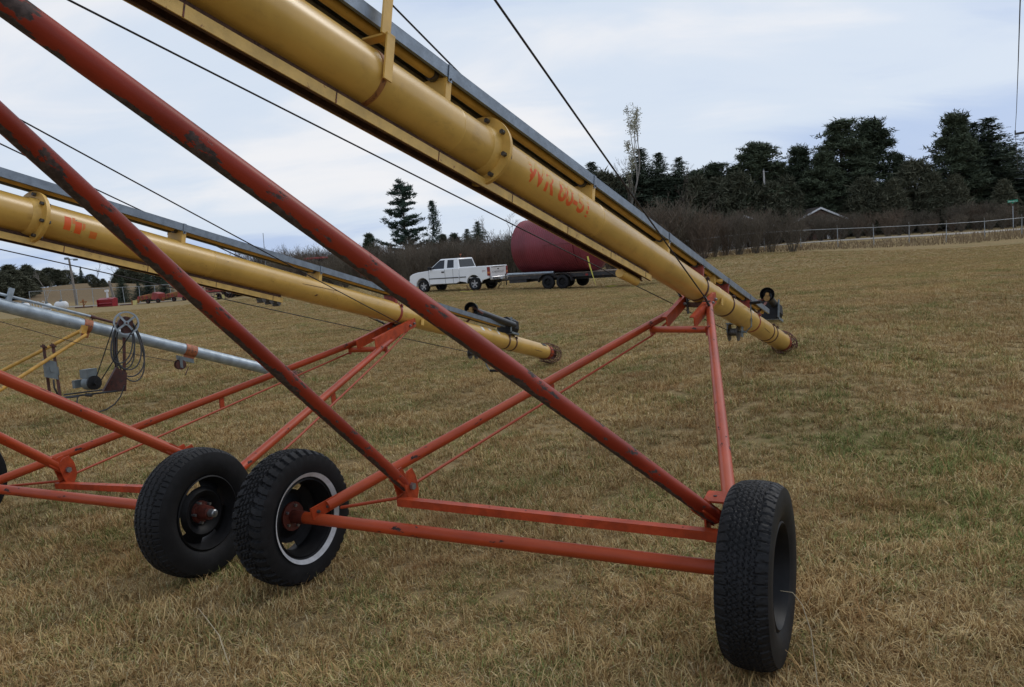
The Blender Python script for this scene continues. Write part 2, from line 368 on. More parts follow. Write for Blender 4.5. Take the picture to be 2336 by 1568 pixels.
def patch_mask(t, co):
    """0 = dry brown, 1 = green: used by the soil and by the blades so they agree"""
    a = noise(t, co, 0.55, 4, 0.6, 0.4); b_ = noise(t, co, 2.1, 4, 0.6, 0.3, loc=(9, 3, 0))
    sp = t.nodes.new('ShaderNodeSeparateXYZ'); t.links.new(co, sp.inputs[0])
    wet = M(t, 'MULTIPLY', M(t, 'MULTIPLY', ramp2(t, sp.outputs[0], 1.4, 3.2), M(t, 'SUBTRACT', 1.0, ramp2(t, sp.outputs[1], 5.0, 9.0))), 0.075)
    return M(t, 'ADD', M(t, 'ADD', M(t, 'MULTIPLY', a, 0.55), M(t, 'MULTIPLY', b_, 0.45)), wet)
def ground_mat():
    m, t, b = newmat('dry_mown_grass_ground'); co = coords(t)
    pm = patch_mask(t, co)
    tan = (0.265, 0.195, 0.098); straw = (0.33, 0.250, 0.130); olive = (0.160, 0.142, 0.056); brown = (0.155, 0.100, 0.047)
    f1 = noise(t, co, 26, 6, 0.7, 0.2); f2 = noise(t, co, 7, 5, 0.65, 0.3, loc=(3, 8, 0))
    c = mixc(t, ramp2(t, f1, 0.3, 0.7), brown, straw)
    c = mixc(t, ramp2(t, f2, 0.42, 0.62), c, tan)
    c = mixc(t, M(t, 'MULTIPLY', ramp2(t, pm, 0.50, 0.64), 0.75), c, olive)
    # mowing streaks and wear, visible as faint bands across the field
    st = noise(t, co, 0.42, 4, 0.55, 0.6, (0.16, 1.0, 1.0)); st2 = noise(t, co, 1.6, 5, 0.65, 0.4, (0.25, 1.0, 1.0), (5, 5, 0))
    c = mixc(t, M(t, 'MULTIPLY', ramp2(t, st, 0.42, 0.68), 0.40), c, (0.28, 0.22, 0.12))
    c = mixc(t, M(t, 'MULTIPLY', ramp2(t, st2, 0.56, 0.72), 0.28), c, (0.16, 0.125, 0.065))
    # reddish dead grass further out on the left hillside
    sp = t.nodes.new('ShaderNodeSeparateXYZ'); t.links.new(co, sp.inputs[0])
    far = ramp2(t, sp.outputs[1], 84, 100); left = M(t, 'SUBTRACT', 1.0, ramp2(t, sp.outputs[0], -22, -8))
    c = mixc(t, M(t, 'MULTIPLY', M(t, 'MULTIPLY', far, left), 0.8), c, (0.155, 0.110, 0.068))
    t.links.new(c, b.inputs['Base Color']); b.inputs['Roughness'].default_value = 0.95; b.inputs['Specular IOR Level'].default_value = 0.03
    bump(t, b, noise(t, co, 40, 6, 0.7), 0.7, 0.02)
    return m
m_ground = ground_mat()
ground = GR.build('ground', m_ground, smooth=60, kind='structure')

# ---------------------------------------------------------------- grass (real blades)
def nt_mul(t, c, k):
    n = t.nodes.new('ShaderNodeVectorMath'); n.operation = 'SCALE'; n.inputs['Scale'].default_value = k; t.links.new(c, n.inputs[0]); return n.outputs[0]
def blade_mat():
    m, t, b = newmat('grass_blades'); uv = coords(t, 'UV'); sp = t.nodes.new('ShaderNodeSeparateXYZ'); t.links.new(uv, sp.inputs[0])
    geo = t.nodes.new('ShaderNodeNewGeometry'); pm = patch_mask(t, geo.outputs['Position'])
    rnd = sp.outputs[0]
    cr_ = t.nodes.new('ShaderNodeValToRGB'); t.links.new(rnd, cr_.inputs[0]); r_ = cr_.color_ramp
    r_.elements[0].position = 0.0; r_.elements[0].color = (0.15, 0.085, 0.042, 1)
    r_.elements[1].position = 1.0; r_.elements[1].color = (0.58, 0.48, 0.30, 1)
    for p_, c_ in ((0.25, (0.30, 0.185, 0.078)), (0.6, (0.44, 0.305, 0.138)), (0.85, (0.56, 0.42, 0.205))):
        e_ = r_.elements.new(p_); e_.color = (*c_, 1)
    g_ = t.nodes.new('ShaderNodeValToRGB'); t.links.new(rnd, g_.inputs[0]); q = g_.color_ramp
    q.elements[0].color = (0.075, 0.100, 0.028, 1); q.elements[1].color = (0.26, 0.29, 0.095, 1)
    loc = noise(t, geo.outputs['Position'], 9, 3, 0.6, loc=(1, 6, 2))
    gm = ramp2(t, M(t, 'ADD', M(t, 'ADD', pm, M(t, 'MULTIPLY', M(t, 'SUBTRACT', sp.outputs[1], 0.5), 0.30)), M(t, 'MULTIPLY', M(t, 'SUBTRACT', loc, 0.5), 0.3)), 0.53, 0.66)
    c = mixc(t, gm, cr_.outputs[0], g_.outputs[0])
    big = noise(t, geo.outputs['Position'], 0.9, 5, 0.65, 0.5, loc=(12, 7, 0)); mow = noise(t, geo.outputs['Position'], 0.7, 3, 0.5, 0.4, (0.22, 1, 1), (3, 9, 0))
    vv = M(t, 'ADD', M(t, 'MULTIPLY', ramp2(t, big, 0.32, 0.68), 0.55), M(t, 'MULTIPLY', ramp2(t, mow, 0.35, 0.65), 0.45))
    dk = nt_mul(t, c, 0.84); c = mixc(t, vv, dk, nt_mul(t, c, 1.30))
    rd = noise(t, geo.outputs['Position'], 1.7, 4, 0.6, 0.3, loc=(2, 14, 0)); c = mixc(t, M(t, 'MULTIPLY', ramp2(t, rd, 0.50, 0.70), 0.42), c, (0.30, 0.145, 0.058))
    t.links.new(c, b.inputs['Base Color']); b.inputs['Roughness'].default_value = 0.85; b.inputs['Specular IOR Level'].default_value = 0.04
    return m
m_blade = blade_mat()
tufts = bpy.data.collections.new('grass_tufts')
for k in range(7):
    g = G(); nb = 60
    for i in range(nb):
        a = random.uniform(0, 6.283); rr = random.uniform(0, 0.075); bx_, by_ = rr*math.cos(a), rr*math.sin(a)
        L = random.uniform(0.025, 0.085)*(1.4 if random.random() < 0.06 else 1); dirn = random.uniform(0, 6.283); flat_ = random.random() < 0.5; lean = random.uniform(0.9, 1.3) if flat_ else random.uniform(0.4, 1.5); w = random.uniform(0.0011, 0.0024)
        dx, dy = math.cos(dirn), math.sin(dirn); px_, py_ = -dy, dx
        pts = []; th = 1.0 if flat_ else lean*0.35; cx_, cy_, cz_ = bx_, by_, -0.004
        for s_ in range(4):
            pts.append((cx_, cy_, cz_)); st_ = L/3
            cx_ += dx*math.sin(th)*st_; cy_ += dy*math.sin(th)*st_; cz_ += math.cos(th)*st_; th += lean*(0.28 if flat_ else 0.55)
        vs_ = []
        for s_, (x_, y_, z_) in enumerate(pts[:3]):
            ww = w*(1, 0.9, 0.6)[s_]; vs_ += [(x_-px_*ww, y_-py_*ww, max(z_, -0.004)), (x_+px_*ww, y_+py_*ww, max(z_, -0.004))]
        vs_.append((pts[3][0], pts[3][1], max(pts[3][2], 0.002)))
        u = (random.random(), random.random())
        g.add(vs_, [(0, 1, 3, 2), (2, 3, 5, 4), (4, 5, 6)], [[u]*4, [u]*4, [u]*3])
    me = bpy.data.meshes.new('tuft'); me.from_pydata(g.v, [], g.f); ul = me.uv_layers.new(name='UVMap')
    ul.data.foreach_set('uv', [c for f in g.uv for q in f for c in q]); me.materials.append(m_blade)
    tufts.objects.link(bpy.data.objects.new('tuft', me))
def frustum_pts(n, d0, d1, margin=1.12):
    az_max = math.atan(1168/1782*margin)+0.06
    dd = np.sqrt(rng.uniform(d0*d0, d1*d1, n)); aa = rng.uniform(-az_max, az_max, n)
    return dd*np.sin(aa), dd*np.cos(aa)
rings = [(1.3, 3.2, 620, 1.0), (3.2, 6.0, 380, 1.05), (6.0, 10.0, 170, 1.15), (10, 15, 170, 1.1), (15, 22, 130, 1.05), (22, 30, 95, 0.95), (30, 42, 65, 1.0), (42, 64, 34, 1.1)]
PX, PY, SC = [], [], []
for d0, d1, dens, sc in rings:
    area = 0.5*(d1*d1-d0*d0)*2*(math.atan(1168/1782*1.12)+0.06); n = int(area*dens)
    x_, y_ = frustum_pts(n, d0, d1); PX.append(x_); PY.append(y_); SC.append(np.full(n, sc)*rng.uniform(0.6, 1.3, n))
PX = np.concatenate(PX); PY = np.concatenate(PY); SC = np.concatenate(SC)
PZ = terrain(PX, PY)
SC = SC*(0.92+(0.22*np.clip(1.4-np.hypot(PX, PY)/12, 0.15, 1))*np.sin(PX*1.9+1.3*np.sin(PY*1.1))*np.sin(PY*2.3+0.9*np.sin(PX*1.7))+0.14*np.sin(PX*5.3+PY*2.1)*np.sin(PY*4.7-PX))
gm_ = bpy.data.meshes.new('grass'); gm_.from_pydata(np.stack([PX, PY, PZ], -1).tolist(), [], [])
for nm, ty, arr in (('sc', 'FLOAT', SC), ('rot', 'FLOAT', rng.uniform(0, 6.283, len(PX))), ):
    at_ = gm_.attributes.new(nm, ty, 'POINT'); at_.data.foreach_set('value', arr.astype(np.float32))
ai = gm_.attributes.new('idx', 'INT', 'POINT'); ai.data.foreach_set('value', rng.integers(0, 7, len(PX)).astype(np.int32))
grass = bpy.data.objects.new('grass', gm_); COL.objects.link(grass)
tag(grass, 'short dry brown and olive grass blades covering the mown field', 'grass', kind='stuff')
ng = bpy.data.node_groups.new('grass_scatter', 'GeometryNodeTree')
ng.interface.new_socket('Geometry', in_out='INPUT', socket_type='NodeSocketGeometry')
ng.interface.new_socket('Geometry', in_out='OUTPUT', socket_type='NodeSocketGeometry')
gi = ng.nodes.new('NodeGroupInput'); go = ng.nodes.new('NodeGroupOutput')
ci = ng.nodes.new('GeometryNodeCollectionInfo'); ci.inputs['Collection'].default_value = tufts
ci.inputs['Separate Children'].default_value = True; ci.inputs['Reset Children'].default_value = True
iop = ng.nodes.new('GeometryNodeInstanceOnPoints'); iop.inputs['Pick Instance'].default_value = True
def named(n, ty):
    q = ng.nodes.new('GeometryNodeInputNamedAttribute'); q.data_type = ty; q.inputs['Name'].default_value = n; return q.outputs['Attribute']
cb = ng.nodes.new('ShaderNodeCombineXYZ'); ng.links.new(named('rot', 'FLOAT'), cb.inputs[2])
ng.links.new(gi.outputs[0], iop.inputs['Points']); ng.links.new(ci.outputs[0], iop.inputs['Instance'])
ng.links.new(named('idx', 'INT'), iop.inputs['Instance Index']); ng.links.new(cb.outputs[0], iop.inputs['Rotation'])
ng.links.new(named('sc', 'FLOAT'), iop.inputs['Scale']); ng.links.new(iop.outputs[0], go.inputs[0])
md = grass.modifiers.new('scatter', 'NODES'); md.node_group = ng
# ---------------------------------------------------------------- wheels
def tread_fn(style, th, w):
    """radial offset of the tread; th angle, w across -1..1"""
    if style == 'mud':       # deep zigzag bars and shoulder lugs
        q = th*40/(2*math.pi)
        sh = abs(w) > 0.52
        if sh:
            f = (q+0.25*np.sign(w)+abs(w)*0.5) % 1.0
            return -0.013 if f < 0.36 else 0.0
        zz = abs(((q*1.0) % 1.0)-0.5)*2-0.5
        d = 0.0
        for c in (-0.42, -0.14, 0.14, 0.42):
            if abs(w-c-0.11*zz) < 0.045: d = -0.010
        if (q*2+0.4*w*3) % 1.0 < 0.18: d = min(d, -0.008)
        return d
    if style == 'road':      # narrow wavy ribs with fine cuts
        q = th*64/(2*math.pi); d = 0.0
        for c in (-0.66, -0.25, 0.25, 0.66):
            if abs(w-c-0.035*math.sin(2*math.pi*q)) < 0.040: d = -0.008
        if abs(w) > 0.70 and (q*1.0+0.2*w) % 1.0 < 0.14: d = -0.006
        elif abs(w) <= 0.66 and (q*1.5+0.5*abs(w)) % 1.0 < 0.09: d = min(d, -0.003)
        return d
    q = th*58/(2*math.pi); d = 0.0   # worn all-terrain
    for k, c in enumerate((-0.58, -0.36, -0.12, 0.14, 0.38, 0.60)):
        zz = (abs(((q*(1.0 if k in (0, 5) else 1.5)+k*0.37) % 1.0)-0.5)*2-0.5)
        if abs(w-c-0.13*zz) < 0.028: d = -0.006
    if abs(w) > 0.62 and (q+0.25*w) % 1.0 < 0.2: d = -0.005
    elif (q*2.5+w*2.5+0.3*math.sin(w*20)) % 1.0 < 0.16 and math.sin(math.floor(q*2.5)*12.9+w*9) > -0.5: d = min(d, -0.0035)
    return d
def tyre_mesh(g, c, axis, style, Rt=0.352, hw=0.099, rim=0.196):
    ax = Vector(axis).normalized(); a = V(0, 0, 1); a = (a-ax*a.dot(ax)).normalized(); b = ax.cross(a)
    if style == 'mud': hw *= 1.04
    side = [(-0.72, rim), (-0.80, rim+0.012), (-0.93, rim+0.035), (-1.0, rim+0.075), (-0.985, rim+0.108), (-0.93, rim+0.133)]
    tw = 0.80; ncol = 34 if style != 'mud' else 40
    prof = [(h*hw, r, None) for h, r in side]
    for k in range(ncol+1):
        w = -1+2*k/ncol; prof.append((w*tw*hw*(1+0.07*(abs(w) > 0.9)), Rt-0.010*w**2-0.010*max(0, abs(w)-0.85)/0.15, w))
    prof += [(-h*hw, r, None) for h, r in reversed(side)]
    n = {'mud': 400, 'road': 420, 'worn': 420}[style]; K = len(prof); vs_ = []
    sag = 0.0
    for (h, r, w) in prof:
        for i in range(n):
            th = 2*math.pi*i/n
            rr = r+(tread_fn(style, th, w) if w is not None else 0.0)
            if w is None and style == 'mud' and r > rim+0.11: rr += -0.008 if (th*40/(2*math.pi)+0.25*np.sign(h)+0.5) % 1.0 < 0.36 else 0
            z = rr*math.cos(th)
            vs_.append(Vector(c)+ax*h+a*z+b*rr*math.sin(th))
    fs = [(j*n+i, j*n+(i+1) % n, (j+1)*n+(i+1) % n, (j+1)*n+i) for j in range(K-1) for i in range(n)]
    g.add(vs_, fs)
def make_wheel(parent, c, out, style, hub_out=True, whitewall=None, Rt=0.352, offset=0.02):
    """wheel disc (part) > tyre, rim, hub, cap, lug nuts"""
    out = Vector(out).normalized(); c = Vector(c)
    g = G()
    def disc(r0, r1, h0, h1, th=0.006, a0=0, a1=2*math.pi, n=48):
        g.lathe(c, out, [(h0, r0), (h1, r1), (h1-th, r1), (h0-th, r0)], n, a0, a1, closed=True)
    o_ = offset
    g.lathe(c, out, [(o_, 0.0), (o_, 0.075), (o_+0.022, 0.095), (o_+0.030, 0.118), (o_+0.012, 0.140), (o_+0.006, 0.140), (o_+0.022, 0.117), (o_+0.016, 0.097), (o_-0.006, 0.074), (o_-0.006, 0.0)], 48)
    for k in range(4):
        a0 = k*math.pi/2+0.47+0.25; disc(0.1395, 0.172, o_+0.012, o_-0.004, 0.006, a0-0.12, a0+0.75, 14)
    w = g.build('wheel', m_rim, parent)
    b = G(); b.lathe(c, out, [(0.082, 0.203), (0.086, 0.196), (0.074, 0.190), (0.060, 0.184), (0.030, 0.176), (0.018, 0.170), (-0.018, 0.170), (-0.030, 0.176), (-0.060, 0.184), (-0.074, 0.190), (-0.086, 0.196), (-0.082, 0.203), (-0.07, 0.196), (0.0, 0.176), (0.07, 0.196)], 64, closed=True)
    b.build('rim', m_rim, w, smooth=50)
    t = G(); tyre_mesh(t, c, out, style, Rt); t.build('tyre', m_rubber, w, smooth=28)
    if whitewall is not None:
        s_ = whitewall; q = G()
        q.lathe(c, out*s_, [(0.0885, 0.213), (0.1050, 0.234), (0.1062, 0.234), (0.0900, 0.2125)], 72, closed=True)
        q.build('whitewall_band', m_white_band, w, smooth=50)
    h = G()
    if hub_out:
        h.tube(c+out*(o_), c+out*(o_+0.075), 0.044, 0.036, 24); h.tube(c+out*(o_+0.0), c+out*(o_+0.012), 0.062, 0.058, 24)
        h.build('hub', m_hub, w)
        h = G(); h.lathe(c, out, [(o_+0.075, 0.022), (o_+0.108, 0.0215), (o_+0.113, 0.016), (o_+0.115, 0.0)], 24); h.build('hub_cap', m_steel, w)
    h = G(); h.lathe(c, -out, [(-o_+0.006, 0.0), (-o_+0.006, 0.076), (-o_+0.018, 0.076), (-o_+0.018, 0.034), (-o_+0.10, 0.034), (-o_+0.10, 0.0)], 28); h.build('hub', m_hub, w)
    for k in range(5):
        th = 2*math.pi*k/5+0.3; a = V(0, 0, 1); a = (a-out*a.dot(out)).normalized(); bb = out.cross(a)
        p = c+(a*math.cos(th)+bb*math.sin(th))*0.057
        q = G(); q.tube(p-out*(0.030-o_), p+out*(o_+0.030), 0.008, n=6); q.build('lug_nut', m_steel, w)
    return w

def bolt(parent, p, ax, r=0.011, L=0.02, mat=None):
    ax = Vector(ax).normalized(); g = G(); g.tube(p, Vector(p)+ax*L*0.55, r, n=6); g.tube(p, Vector(p)+ax*L, r*0.55, n=8)
    return g.build('bolt', mat or m_bolt, parent)

# ---------------------------------------------------------------- yellow grain augers
TR = 0.110
m_strapr = simple('rust_stained_yellow_strap', (0.36, 0.15, 0.045), 0.6, 0, 0.3, 20, 0.1, (0.16, 0.06, 0.02), 0.4)
def auger(sp):
    WR, WL = sp['WR'], sp['WL']; mid = (WR+WL)/2
    root = thing('grain_auger', Vector((mid.x, mid.y, tz(mid.x, mid.y))), sp['label'], 'grain auger', 'long yellow grain augers on red wheeled frames')
    e2 = (WR-WL).normalized()
    A, B = sp['low'], sp['high']; t = (B-A).normalized()
    lat = V(-t.y, t.x, 0).normalized()
    if lat.y > 0: lat = -lat
    n = (V(0, 0, 1)-t*t.z).normalized()
    def S(px):
        v = A-CP; k = (px-1168)/FPX
        return -(v.dot(RT)-k*v.dot(FW))/(t.dot(RT)-k*t.dot(FW))
    def P(s, l=0.0, h=0.0): return A+t*s+lat*l+n*h
    LEN = 15.2
    # main tube, built as welded sections with low collars
    secs = [0.0]+[S(x) for x in sp['seams']]+[LEN]
    g = G()
    for i in range(len(secs)-1): g.tube(P(secs[i]), P(secs[i+1]), TR, n=64, caps=(i in (0,)), up=n)
    tube = g.build('auger_tube', sp['mat'], root, smooth=50)
    for s_ in secs[1:-1]:
        g = G(); g.lathe(P(s_-0.006), t, [(0, TR), (0.003, TR+0.0016), (0.009, TR+0.0016), (0.012, TR)], 64, ref=n); g.build('weld_seam', sp['mat'], tube, smooth=60)
    # bolted flange
    sf = S(sp['flange'])
    g = G(); g.lathe(P(sf-0.014), t, [(0, TR), (0, 0.160), (0.0125, 0.160), (0.0125, TR)], 64, ref=n); g.lathe(P(sf), t, [(0, TR), (0, 0.163), (0.0125, 0.163), (0.0125, TR)], 64, ref=n)
    g.lathe(P(sf+0.012), t, [(0, TR+0.012), (0.045, TR+0.004), (0.05, TR)], 64, ref=n)
    fl = g.build('flange', m_yel_part, root)
    for k in range(8):
        th = 2*math.pi*k/8+0.25; q = P(sf)+(n*math.cos(th)+lat*math.sin(th))*0.141
        g = G(); g.tube(q-t*0.03, q+t*0.032, 0.0115, n=6); g.build('bolt', m_bolt, fl)
    # lift track under the tube
    s0 = S(sp['track_end'])
    g = G()
    for l in (-1, 1):
        g.box(P((s0+LEN)/2, l*0.037, -0.155), t*((LEN-s0)/2), lat*0.0025, n*0.020)
    tr = g.build('lift_track', m_track, root, smooth=0)
    g = G(); g.box(P((s0+LEN)/2, 0, -0.1375), t*((LEN-s0)/2), lat*0.0343, n*0.002)
    for l in (-0.012, 0.012): g.box(P((s0+LEN)/2, l, -0.145), t*((LEN-s0)/2), lat*0.002, n*0.0055)
    g.box(P((s0+LEN)/2, 0, -0.1220), t*((LEN-s0)/2), lat*0.016, n*0.0134)
    for l in (-1, 1):
        g.box(P((s0+LEN)/2, l*0.0335, -0.156), t*((LEN-s0)/2), lat*0.0008, n*0.0155); g.box(P((s0+LEN)/2, l*0.0275, -0.1733), t*((LEN-s0)/2), lat*0.0065, n*0.0014)
    g.build('track_web', m_track_in, tr, smooth=0)
    k = 0; s_ = s0+0.12
    while s_ < LEN:
        g = G(); g.box(P(s_, 0.0400, -0.155), t*0.0025, lat*0.0012, n*0.0195); g.build('track_joint', m_cage, tr, smooth=0); s_ += 0.62
    # carriage stop / rollers near the lower end of the track
    g = G()
    if sp.get('stop') == 'cylinder':
        g.tube(P(s0+0.42, -0.03, -0.200), P(s0+0.12, -0.03, -0.200), 0.030, n=20); g.build('track_stop', m_yel_part, root)
    else:
        for q in (0.04, 0.13, 0.22): g.box(P(s0+q, 0.005, -0.185), t*0.024, lat*0.03, n*0.010+t*0.004); g.tube(P(s0+q, -0.03, -0.201), P(s0+q, 0.04, -0.201), 0.010, n=8)
        g.build('track_stop', m_bolt, root)
    # drive shaft shield above the tube, with straps and brackets
    b0 = 0.172; b1 = 0.224; W = 0.078
    sb = [S(x) for x in sp['posts']]; s_lo = S(sp['shield_low'])
    joints = [s_lo]+sorted(sb)+[LEN]
    for i in range(len(joints)-1):
        a_, c_ = joints[i]+0.002, joints[i+1]-0.002
        if c_-a_ < 0.05: continue
        g = G(); md_ = (a_+c_)/2; hl = (c_-a_)/2; dr = 0.0012*(i % 2)
        g.box(P(md_, 0, b1+dr), t*hl, lat*(W+dr), n*0.0012)
        for l in (-1, 1): g.box(P(md_, l*(W-0.0012+dr), (b0+b1)/2), t*hl, lat*0.0012, n*((b1-b0)/2)); g.box(P(md_, l*(W-0.008), b0+0.001), t*hl, lat*0.007, n*0.0012)
        g.build('shaft_shield', m_galv, root, smooth=0)
    g = G(); g.tube(P(s_lo+0.05, 0.012, 0.186), P(LEN, 0.012, 0.186), 0.021, n=14); g.build('drive_shaft', m_yel_part, root)
    g = G(); g.tube(P(s_lo+0.05, -0.045, 0.180), P(LEN, -0.045, 0.180), 0.010, n=10); g.build('drive_shaft', m_bolt, root)
    for j, s_ in enumerate(sb):
        red = sp['posts'][j] in sp['red_posts']; mt = m_red_dk if red else m_yel_part
        g = G(); g.box(P(s_+0.02, 0, 0.128), t*0.003, lat*0.070, n*0.042)
        g.box(P(s_+0.002, 0.0715, 0.128), t*0.019, lat*0.0028, n*0.046)
        pb = g.build('shaft_bracket', mt, root, smooth=0)
        g = G(); g.box(P(s_+0.004, 0, b1+0.0032), t*0.013, lat*(W+0.0035), n*0.001)
        for l in (-1, 1): g.box(P(s_+0.004, l*(W+0.0035), (b0+b1)/2-0.008), t*0.013, lat*0.001, n*((b1-b0)/2+0.010))
        g.build('strap', m_galv, pb, smooth=0)
        bolt(pb, P(s_+0.004, W+0.004, b0-0.006), lat, 0.006, 0.008)
        g = G(); g.lathe(P(s_+0.028), t, [(0, 0.0), (0, 0.030), (0.022, 0.030), (0.022, 0.0)], 16); g.v = [tuple(Vector(q)+lat*0.012+n*0.186) for q in g.v]; g.build('bearing', m_bolt, pb)
    # clamp bands
    for x, col in sp['bands']:
        s_ = S(x); g = G(); g.lathe(P(s_-0.018), t, [(0, TR), (0, TR+0.004), (0.036, TR+0.004), (0.036, TR)], 48, ref=n)
        q = P(s_)+(lat*math.cos(0.62)+n*math.sin(0.62))*(TR+0.004); d_ = (lat*math.cos(0.62)+n*math.sin(0.62))
        g.box(q+d_*0.011, t*0.012, d_*0.012, (d_.cross(t))*0.004); g.box(q+d_*0.011+d_.cross(t)*0.014, t*0.012, d_*0.012, (d_.cross(t))*0.003)
        bd = g.build('clamp_band', m_red_dk if col else m_dkred, root)
        g = G(); g.tube(q+d_*0.012-d_.cross(t)*0.012, q+d_*0.012+d_.cross(t)*0.034, 0.005, n=6); g.build('bolt', m_bolt, bd)
    # foot collar, screw and cage at the intake
    g = G(); g.tube(P(0.001), P(-0.17), TR-0.004, n=48, caps=False, up=n); g.tube(P(-0.17), P(0.0), TR-0.008, n=48, caps=False); g.build('intake_collar', m_red_bar, root, smooth=50)
    g = G(); g.lathe(P(0), -t, [(-0.02, TR-0.006), (0.022, TR+0.002), (0.03, TR-0.002)], 48); g.build('end_ring', m_yel_part, root, smooth=50)
    g = G(); g.tube(P(0.1), P(-0.50), 0.022, n=12)
    m_ = 60; vs_ = []
    for i in range(m_+1):
        s_ = 0.08-0.52*i/m_; th = i/m_*2.9*2*math.pi
        for r in (0.022, 0.086): vs_.append(P(s_)+(n*math.cos(th)+lat*math.sin(th))*r)
    g.add(vs_, [(2*i, 2*i+1, 2*i+3, 2*i+2) for i in range(m_)]); g.build('screw', m_dkred, root, smooth=60)
    cage = G(); pr = [(-0.02, 0.125), (-0.12, 0.142), (-0.24, 0.145), (-0.36, 0.140), (-0.45, 0.118), (-0.50, 0.085), (-0.53, 0.04)]
    for h, r in pr: cage.path([P(h)+(n*math.cos(a)+lat*math.sin(a))*r for a in np.linspace(0, 2*math.pi, 28, endpoint=False)], 0.0038, 5, closed=True)
    for k in range(14):
        a = 2*math.pi*k/14; cage.path([P(h)+(n*math.cos(a)+lat*math.sin(a))*r for h, r in pr], 0.0042 if k % 3 else 0.0065, 5)
    cage.build('intake_cage', m_cage, root, smooth=50)
    g = G(); g.box(P(-0.18, 0, -0.148), t*0.24, lat*0.035, n*0.006); g.build('skid_plate', m_dkred, root, smooth=0)
    # hinged lid handle just above the collar
    g = G(); g.box(P(0.14, 0.072, 0.083), t*0.08, (lat+n).normalized()*0.004, (lat-n).normalized()*0.022); g.build('inspection_cover', m_black, root, smooth=0)
    # axle, arms and bars
    aL, aR = WL+e2*0.075, WR-e2*0.075
    g = G(); g.tube(aL, aR, 0.0302, n=32); g.build('axle', m_red_low, root)
    def pipe(nm, p, q, r, mt, k=32):
        g = G(); g.tube(p, q, r, n=k, up=V(0, 0, 1)); return g.build(nm, mt, root)
    La, Lb, Ra, Rb = sp['LL'] + sp['LR']
    pipe('lower_arm', La, Lb, 0.030, m_red_low); pipe('lower_arm', Ra, Rb, 0.030, m_red_low)
    Mp = sp['apex']
    def dirmid(c_):   # apex ray onto the tube's mid plane
        x, y = c_; D = FW+(x-1168)/FPX*RT-(y-784)/FPX*UP; return CP+D*((A-CP).dot(lat)/D.dot(lat))
    MM = dirmid(Mp)
    ULb, URb = sp['UL'], sp['UR']
    up_mat = sp['up_mat']
    pipe('lift_arm', ULb, MM+(ULb-MM).normalized()*0.12, 0.0305, up_mat, 40); pipe('lift_arm', URb, MM+(URb-MM).normalized()*0.12, 0.0305, up_mat, 40)
    g = G(); g.box(MM, lat*0.10, t*0.05, n*0.03); sM = (MM-A).dot(t); g.tube(MM-lat*0.12, MM+lat*0.12, 0.02, n=12)
    g.box((MM+P(sM, 0, -TR-0.03))/2, t*0.04, lat*0.045, (P(sM, 0, -TR-0.03)-MM)/2); g.build('lift_carriage', m_red_dk, root, smooth=0)
    # cross bar near the axle
    b0_, b1_ = sp['bar']; bd = (b1_-b0_).normalized(); bu = (V(0, 0, 1)-bd*bd.z).normalized(); bf = bd.cross(bu)
    g = G(); g.box((b0_+b1_)/2, (b1_-b0_)/2, bu*0.019, bf*0.023); br = g.build('cross_bar', m_red_bar, root, smooth=0)
    for k in (0.33, 0.45, 0.62, 0.9):
        q = b0_+(b1_-b0_)*k; g = G(); g.tube(q+bu*0.0186, q+bu*0.0196, 0.0045, n=10); g.build('bolt_hole', m_black, br)
    # lift arm brackets: two cheeks, bolt and flattened arm end
    for k, (pb, arm_end, up_end) in enumerate(((sp['bar'][0], sp['brL'], ULb), (sp['bar'][1], sp['brR'], URb))):
        ad = ((Lb-La) if k == 0 else (Rb-Ra)).normalized(); ad = (ad-e2*ad.dot(e2)).normalized(); zz = e2.cross(ad); zz = zz if zz.z > 0 else -zz
        c0 = arm_end
        if k == 1 and sp.get('channel'):
            g = G(); g.box(c0-e2*0.055, e2*0.004, ad*0.040, V(0, 0, 0.085)); g.box(c0+V(0, 0, 0.082), e2*0.055, ad*0.045, V(0, 0, 0.004)); g.box(c0-V(0, 0, 0.082), e2*0.055, ad*0.045, V(0, 0, 0.004))
            hb = g.build('arm_bracket', m_red_bar, root, smooth=0); g = G(); g.tube(c0+V(0, 0, 0.0862)-e2*0.02, c0+V(0, 0, 0.0875)-e2*0.02, 0.008, n=10); g.build('bolt_hole', m_black, hb); g = G(); g.tube(c0-e2*0.0595, c0-e2*0.0605, 0.013, n=10); g.build('slot', m_black, hb)
        for off in (() if (k == 1 and sp.get('channel')) else (-0.034, 0.030)):
            poly = [c0+e2*off+ad*a_+zz*h_ for a_, h_ in ((-0.055, 0.055), (-0.01, 0.085), (0.035, 0.085), (0.055, 0.03), (0.055, -0.05), (0.02, -0.10), (-0.03, -0.11))]
            g = G(); g.prism(poly, e2*0.006); g.build('arm_bracket', m_red_bar, root, smooth=0)
        g = G(); g.tube(up_end-e2*0.045, up_end+e2*0.050, 0.014, n=12); g.tube(up_end+e2*0.036, up_end+e2*0.052, 0.019, n=6); g.tube(up_end-e2*0.052, up_end-e2*0.036, 0.019, n=6); g.build('pivot_bolt', m_steel, root)
        ud = (MM-up_end).normalized(); us = e2; uu = ud.cross(us).normalized()
        g = G()
        for sg in (-1, 1): g.box(up_end+ud*0.05+us*sg*0.022, ud*0.085, us*0.0035, uu*0.027)
        g.build('arm_clevis', m_red_bar, root, smooth=0)
        # flattened ends of the lower arm at the axle
        La_ = La if k == 0 else Ra; ld = ((Lb-La) if k == 0 else (Rb-Ra)).normalized()
        g = G(); g.box(La_-ld*0.01, ld*0.085, e2*0.005, zz*0.032); en = g.build('arm_end_plate', m_red_bar, root, smooth=0)
        for q in (-0.06, 0.0): bolt(en, La_+ld*q+(-e2 if k else e2)*0.004, (-e2 if k else e2), 0.010, 0.016)
